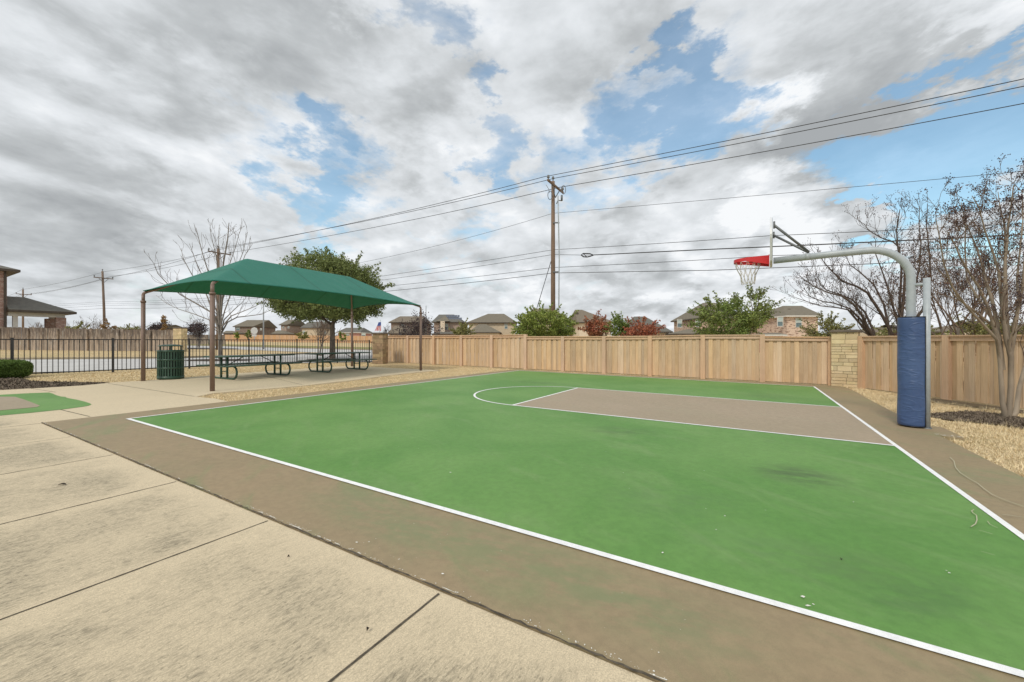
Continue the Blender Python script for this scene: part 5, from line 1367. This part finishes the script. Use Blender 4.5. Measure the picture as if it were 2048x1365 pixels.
def house(label, pl, pr_, ye, Y, rl, rr2, yr, wall, roof='shingle', fascia='gutter_dark', depth=9, wins=(), lower=None, name='house', group='houses beyond the fences', extra=None, ov=.45):
    x0, x1 = XA(pl, Y + (depth if pl > 1024 else 0)), XA(pr_, Y + (depth if pr_ < 1024 else 0)); ze = ZA(ye, Y); ry = Y + depth / 2; g = gz((x0 + x1) / 2, Y)
    root = thing(name, label, 'house', ((x0 + x1) / 2, Y, g), group=group)
    mb = MB(); mb.prism([(x0, Y), (x1, Y), (x1, Y + depth), (x0, Y + depth)], g - .6, ze); part('wall', mb, wall, root)
    mb = MB(); hip(mb, x0, x1, Y, Y + depth, ze + .02, XA(rl, ry), XA(rr2, ry), ry, ZA(yr, ry), ov); part('roof', mb, [roof, fascia], root)
    for (px, py0, py1, pw) in wins:
        window(root, XA(px, Y), Y, (ZA(py0, Y) + ZA(py1, Y)) / 2, pw * Y / 810.9, abs(ZA(py0, Y) - ZA(py1, Y)))
    if Y < 70:
        mb = MB(); px_ = rl + (rr2 - rl) * .3; mb.box((XA(px_, ry - depth * .2), ry - depth * .2, ZA(yr, ry) - .75), (.5, .4, .28), top=.7); part('roof_vent', mb, 'gutter_dark', root)
    if lower:
        for (a, c, yel, Yl, r0_, r1_, yrl, wl) in lower:
            xa, xc = XA(a, Yl), XA(c, Yl); zl = ZA(yel, Yl); dd = Y - Yl
            mb = MB(); mb.prism([(xa, Yl), (xc, Yl), (xc, Y), (xa, Y)], g - .6, zl); w2 = part('lower_wing', mb, wl, root)
            mb = MB(); hip(mb, xa, xc, Yl, Y - .02, zl + .02, XA(r0_, Yl + dd * .6), XA(r1_, Yl + dd * .6), Yl + dd * .6, ZA(yrl, Yl + dd * .6), .35); part('lower_roof', mb, [roof, fascia], w2)
    return root
hK = house('two storey mottled brick house with pyramid roof, left of the feathery green tree', 1348, 1492, 636.5, 62, 1406, 1430, 606, 'brick_mottled', depth=10,
      wins=((1359, 639.5, 655, 9), (1396, 640, 654, 10)), lower=((1357, 1402, 668, 58, 1374, 1382, 659, 'siding_cream'),))
hL = house('two storey mottled brick house with two upper windows, right of the feathery green tree', 1498, 1636, 632, 56, 1566, 1604, 612, 'brick_mottled_pale', depth=9,
      fascia='trim_white', wins=((1560, 634, 653, 11), (1597, 636.5, 655, 12)), lower=((1532, 1566, 670, 52, 1540, 1558, 666, 'brick_rose'),))
house('low house with dark hip roof behind the rusty red shrub', 1240, 1338, 664, 62, 1268, 1290, 633.5, 'siding_cream', 'shingle_grey', depth=9)
house('house with pale cream wall and brown roof behind the red leaved shrub', 1138, 1222, 645, 66, 1150, 1164, 620, 'siding_pale', 'shingle_brown', depth=12, wins=((1178, 640, 660, 8),))
house('house whose dark brown roof rises behind the bright green shrub and utility pole', 1046, 1132, 641, 72, 1066, 1108, 617.5, 'siding_cream', 'shingle_brown', depth=12)
house('two storey cream house with brown hip roof, right of the solar panel roof', 938, 1030, 645.5, 84, 976, 1008, 628, 'siding_cream', 'shingle', depth=12,
      wins=((1012, 648, 658, 6),), lower=((940, 998, 665, 77, 958, 972, 649, 'siding_cream'),))
hF = house('pinkish brick house with solar panels on its grey roof', 868, 934, 644.5, 88, 878, 908, 629.5, 'brick_tan', 'shingle_grey', depth=11,
      wins=((893, 648, 660, 6), (882, 648, 660, 5)), lower=((866, 925, 668, 84, 880, 915, 664, 'brick_tan'),))
# solar panels lie on the front slope
mb = MB(); Yh, dh = 88, 11; z0_, z1_ = ZA(644.5, Yh), ZA(629.5, Yh + dh / 2)
for k in range(7):
    for (fa, fb) in ((.18, .50), (.53, .85)):
        xa = 892 + k * 4.6
        def sp(px, f): 
            Yq = Yh + (dh / 2) * f; return (XA(px, Yq), Yq, z0_ + (z1_ - z0_) * f + .12)
        sh = -4 * (fa if fa > .5 else 0)
        if k < 6 or fa < .5: mb.quad(sp(xa, fa), sp(xa + 4.2, fa), sp(xa + 4.2, fb), sp(xa, fb))
part('solar_panel', mb, 'solar', hF)
# front gable
mb = MB(); gx0, gx1, gy = XA(871, 86.5), XA(899, 86.5), 86.5
mb.quad((gx0, gy, ZA(643, gy)), (gx1, gy, ZA(643, gy)), ((gx0 + gx1) / 2, gy + 4, ZA(631.5, gy + 3))); mb.quad((gx0, gy, ZA(643, gy)), ((gx0 + gx1) / 2, gy + 4, ZA(631.5, gy + 3)), (gx0, gy + 5, ZA(643, gy))); mb.quad((gx1, gy + 5, ZA(643, gy)), ((gx0 + gx1) / 2, gy + 4, ZA(631.5, gy + 3)), (gx1, gy, ZA(643, gy)))
part('porch_roof', mb, 'shingle', hF)
mb = MB(); mb.box((XA(885.5, 86.6), 86.6, (ZA(643, 86.6) + gz(-10, 86)) / 2), (.9, .5, ZA(643, 86.6) - gz(-10, 86))); part('column', mb, 'siding_pale', hF)
house('brown two storey house behind the crape myrtle at the start of the cedar fence', 782, 862, 645, 92, 800, 848, 633, 'brick_brown', 'shingle_brown', depth=11, wins=((806, 650, 660, 6), (845, 650, 660, 6)), lower=((778, 832, 667, 87, 790, 815, 652, 'brick_brown'),))
house('single storey red brick house beyond the far fence, right of the live oak trunk', 676, 744, 665.5, 124, 692, 728, 656, 'brick_rose', 'shingle_grey', fascia='trim_white', depth=11, wins=((695, 667, 674, 8), (727, 667, 674, 8)))
house('far tan brick house left of the live oak trunk', 562, 612, 650, 126, 576, 600, 640, 'brick_tan', 'shingle', depth=12, wins=((567, 653, 657, 3), (577, 653, 657, 3)), lower=((545, 572, 668, 121, 554, 564, 661, 'brick_tan'),))
house('far cream and grey house directly behind the live oak trunk', 604, 668, 656, 127, 618, 655, 644, 'siding_cream', 'shingle_grey', depth=12, wins=((608, 662, 668, 5), (650, 662, 668, 5)))
house('far brown brick house with long olive roof behind the stop sign', 470, 551, 653.5, 124, 494, 538, 640.5, 'brick_brown', 'shingle', depth=12, wins=((476, 655, 661, 8), (522, 657, 661, 3)), lower=((447, 470, 667, 119, 452, 464, 662, 'brick_brown'),))
house('low tan roofed house behind the right cedar fence under the bare limbs', 1748, 1812, 664, 34, 1768, 1790, 650, 'siding_cream', 'shingle_brown', depth=8)
house('brown roofed house behind the right fence, next to the near crape myrtle', 1888, 1990, 664, 30, 1915, 1955, 643, 'siding_pale', 'shingle_brown', depth=8)
house('far grey roof low on the horizon between the crape myrtles at the left', 300, 372, 657, 110, 318, 352, 650, 'brick_tan', 'shingle_grey', depth=10)

# brick house with porch at the left edge, squared to the same street grid as the court
Yb = 40.0; K = Vector((XA(14, Yb), Yb)); U2 = Vector((math.sin(TH), math.cos(TH))); V2 = Vector((-math.cos(TH), math.sin(TH)))
root = thing('brick_house', 'near red brick house with open roofed porch at the left edge behind the weathered fence', 'house', (K.x, K.y, gz(K.x, K.y)), group='houses beyond the fences')
def loc_part(name, mb, mats, par, label=None):
    mb.v = [(K.x + U2.x * a + V2.x * c, K.y + U2.y * a + V2.y * c, z) for a, c, z in mb.v]
    return part(name, mb, mats, par, label=label)
g = gz(K.x, K.y); ze = ZA(540, Yb); zp = ZA(619.5, Yb); zb = ZA(631, Yb)
mb = MB(); mb.prism([(-14, 0), (0, 0), (0, 9), (-14, 9)][::-1], g - .5, ze); loc_part('wall', mb, 'brick_red', root)
mb = MB(); hip(mb, -14, 0, 0, 9, ze + .02, -10, -4.5, 4.5, ze + 1.9, .75, .22); loc_part('roof', mb, ['shingle_grey', 'gutter_dark'], root)
mb = MB(); hip(mb, 0.75, 3.9, 0, 4.6, zp, 0, 1.5, 2.3, ZA(594, Yb + 2), .75, .22); loc_part('porch_roof', mb, ['shingle_grey', 'gutter_dark'], root)
mb = MB(); mb.box((2.0, .2, zp - .42), (3.9, .3, .40)); loc_part('front_beam', mb, 'trim_white', root)
mb = MB(); mb.box((3.75, 2.5, zp - .42), (.3, 4.2, .40)); loc_part('side_beam', mb, 'trim_white', root)
for (a, c, w) in ((3.65, .3, .72), (3.65, 4.3, .72)):
    mb = MB(); mb.box((a, c, (g - .3 + zp - .62) / 2), (w, w, zp - .62 - g + .3)); loc_part('porch_column', mb, 'brick_red', root)
mb = MB(); mb.box((.55, .3, (g - .3 + zp - .62) / 2), (.34, .34, zp - .62 - g + .3)); loc_part('porch_column', mb, 'trim_white', root, 'white square porch column')
mb = MB(); mb.box((-.12, -.06, (g + ze) / 2), (.16, .1, ze - g - .1)); loc_part('downpipe', mb, 'gutter_dark', root)

# ------------------------------------------------------------ small debris
def dead_leaf(px, py, L_, w, rz, label):
    x, y = G(px, py); mb = MB(); z = gz(x, y) + Z1 + .006; n = 6
    for i in range(n):
        a0, a1 = i / n, (i + 1) / n
        f = lambda t: (math.sin(math.pi * t) * w, .012 * math.sin(math.pi * t))
        for s in (-1, 1):
            mb.quad(((a0 - .5) * L_, 0, f(a0)[1] * .3), ((a1 - .5) * L_, 0, f(a1)[1] * .3), ((a1 - .5) * L_, s * f(a1)[0], f(a1)[1] + .003), ((a0 - .5) * L_, s * f(a0)[0], f(a0)[1] + .003))
    o = mb.build('fallen_leaf', 'dead_leaf'); o.location = (x, y, z); o.rotation_euler = (0, 0, rz)
    tag(o, label, 'leaf', 'dead leaves on the paving')
dead_leaf(124.5, 979, .07, .014, .1, 'dark curled dead leaf on the paving slab nearest the left edge')
dead_leaf(736, 1278, .022, .007, 1.4, 'tiny dark fleck of leaf on the paving near the bottom joint')
dead_leaf(577, 1128, .014, .005, .4, 'tiny dark speck of leaf right of the middle paving slab')
dead_leaf(1683, 1133, .016, .007, .8, 'small black speck on the green court towards the lower right')
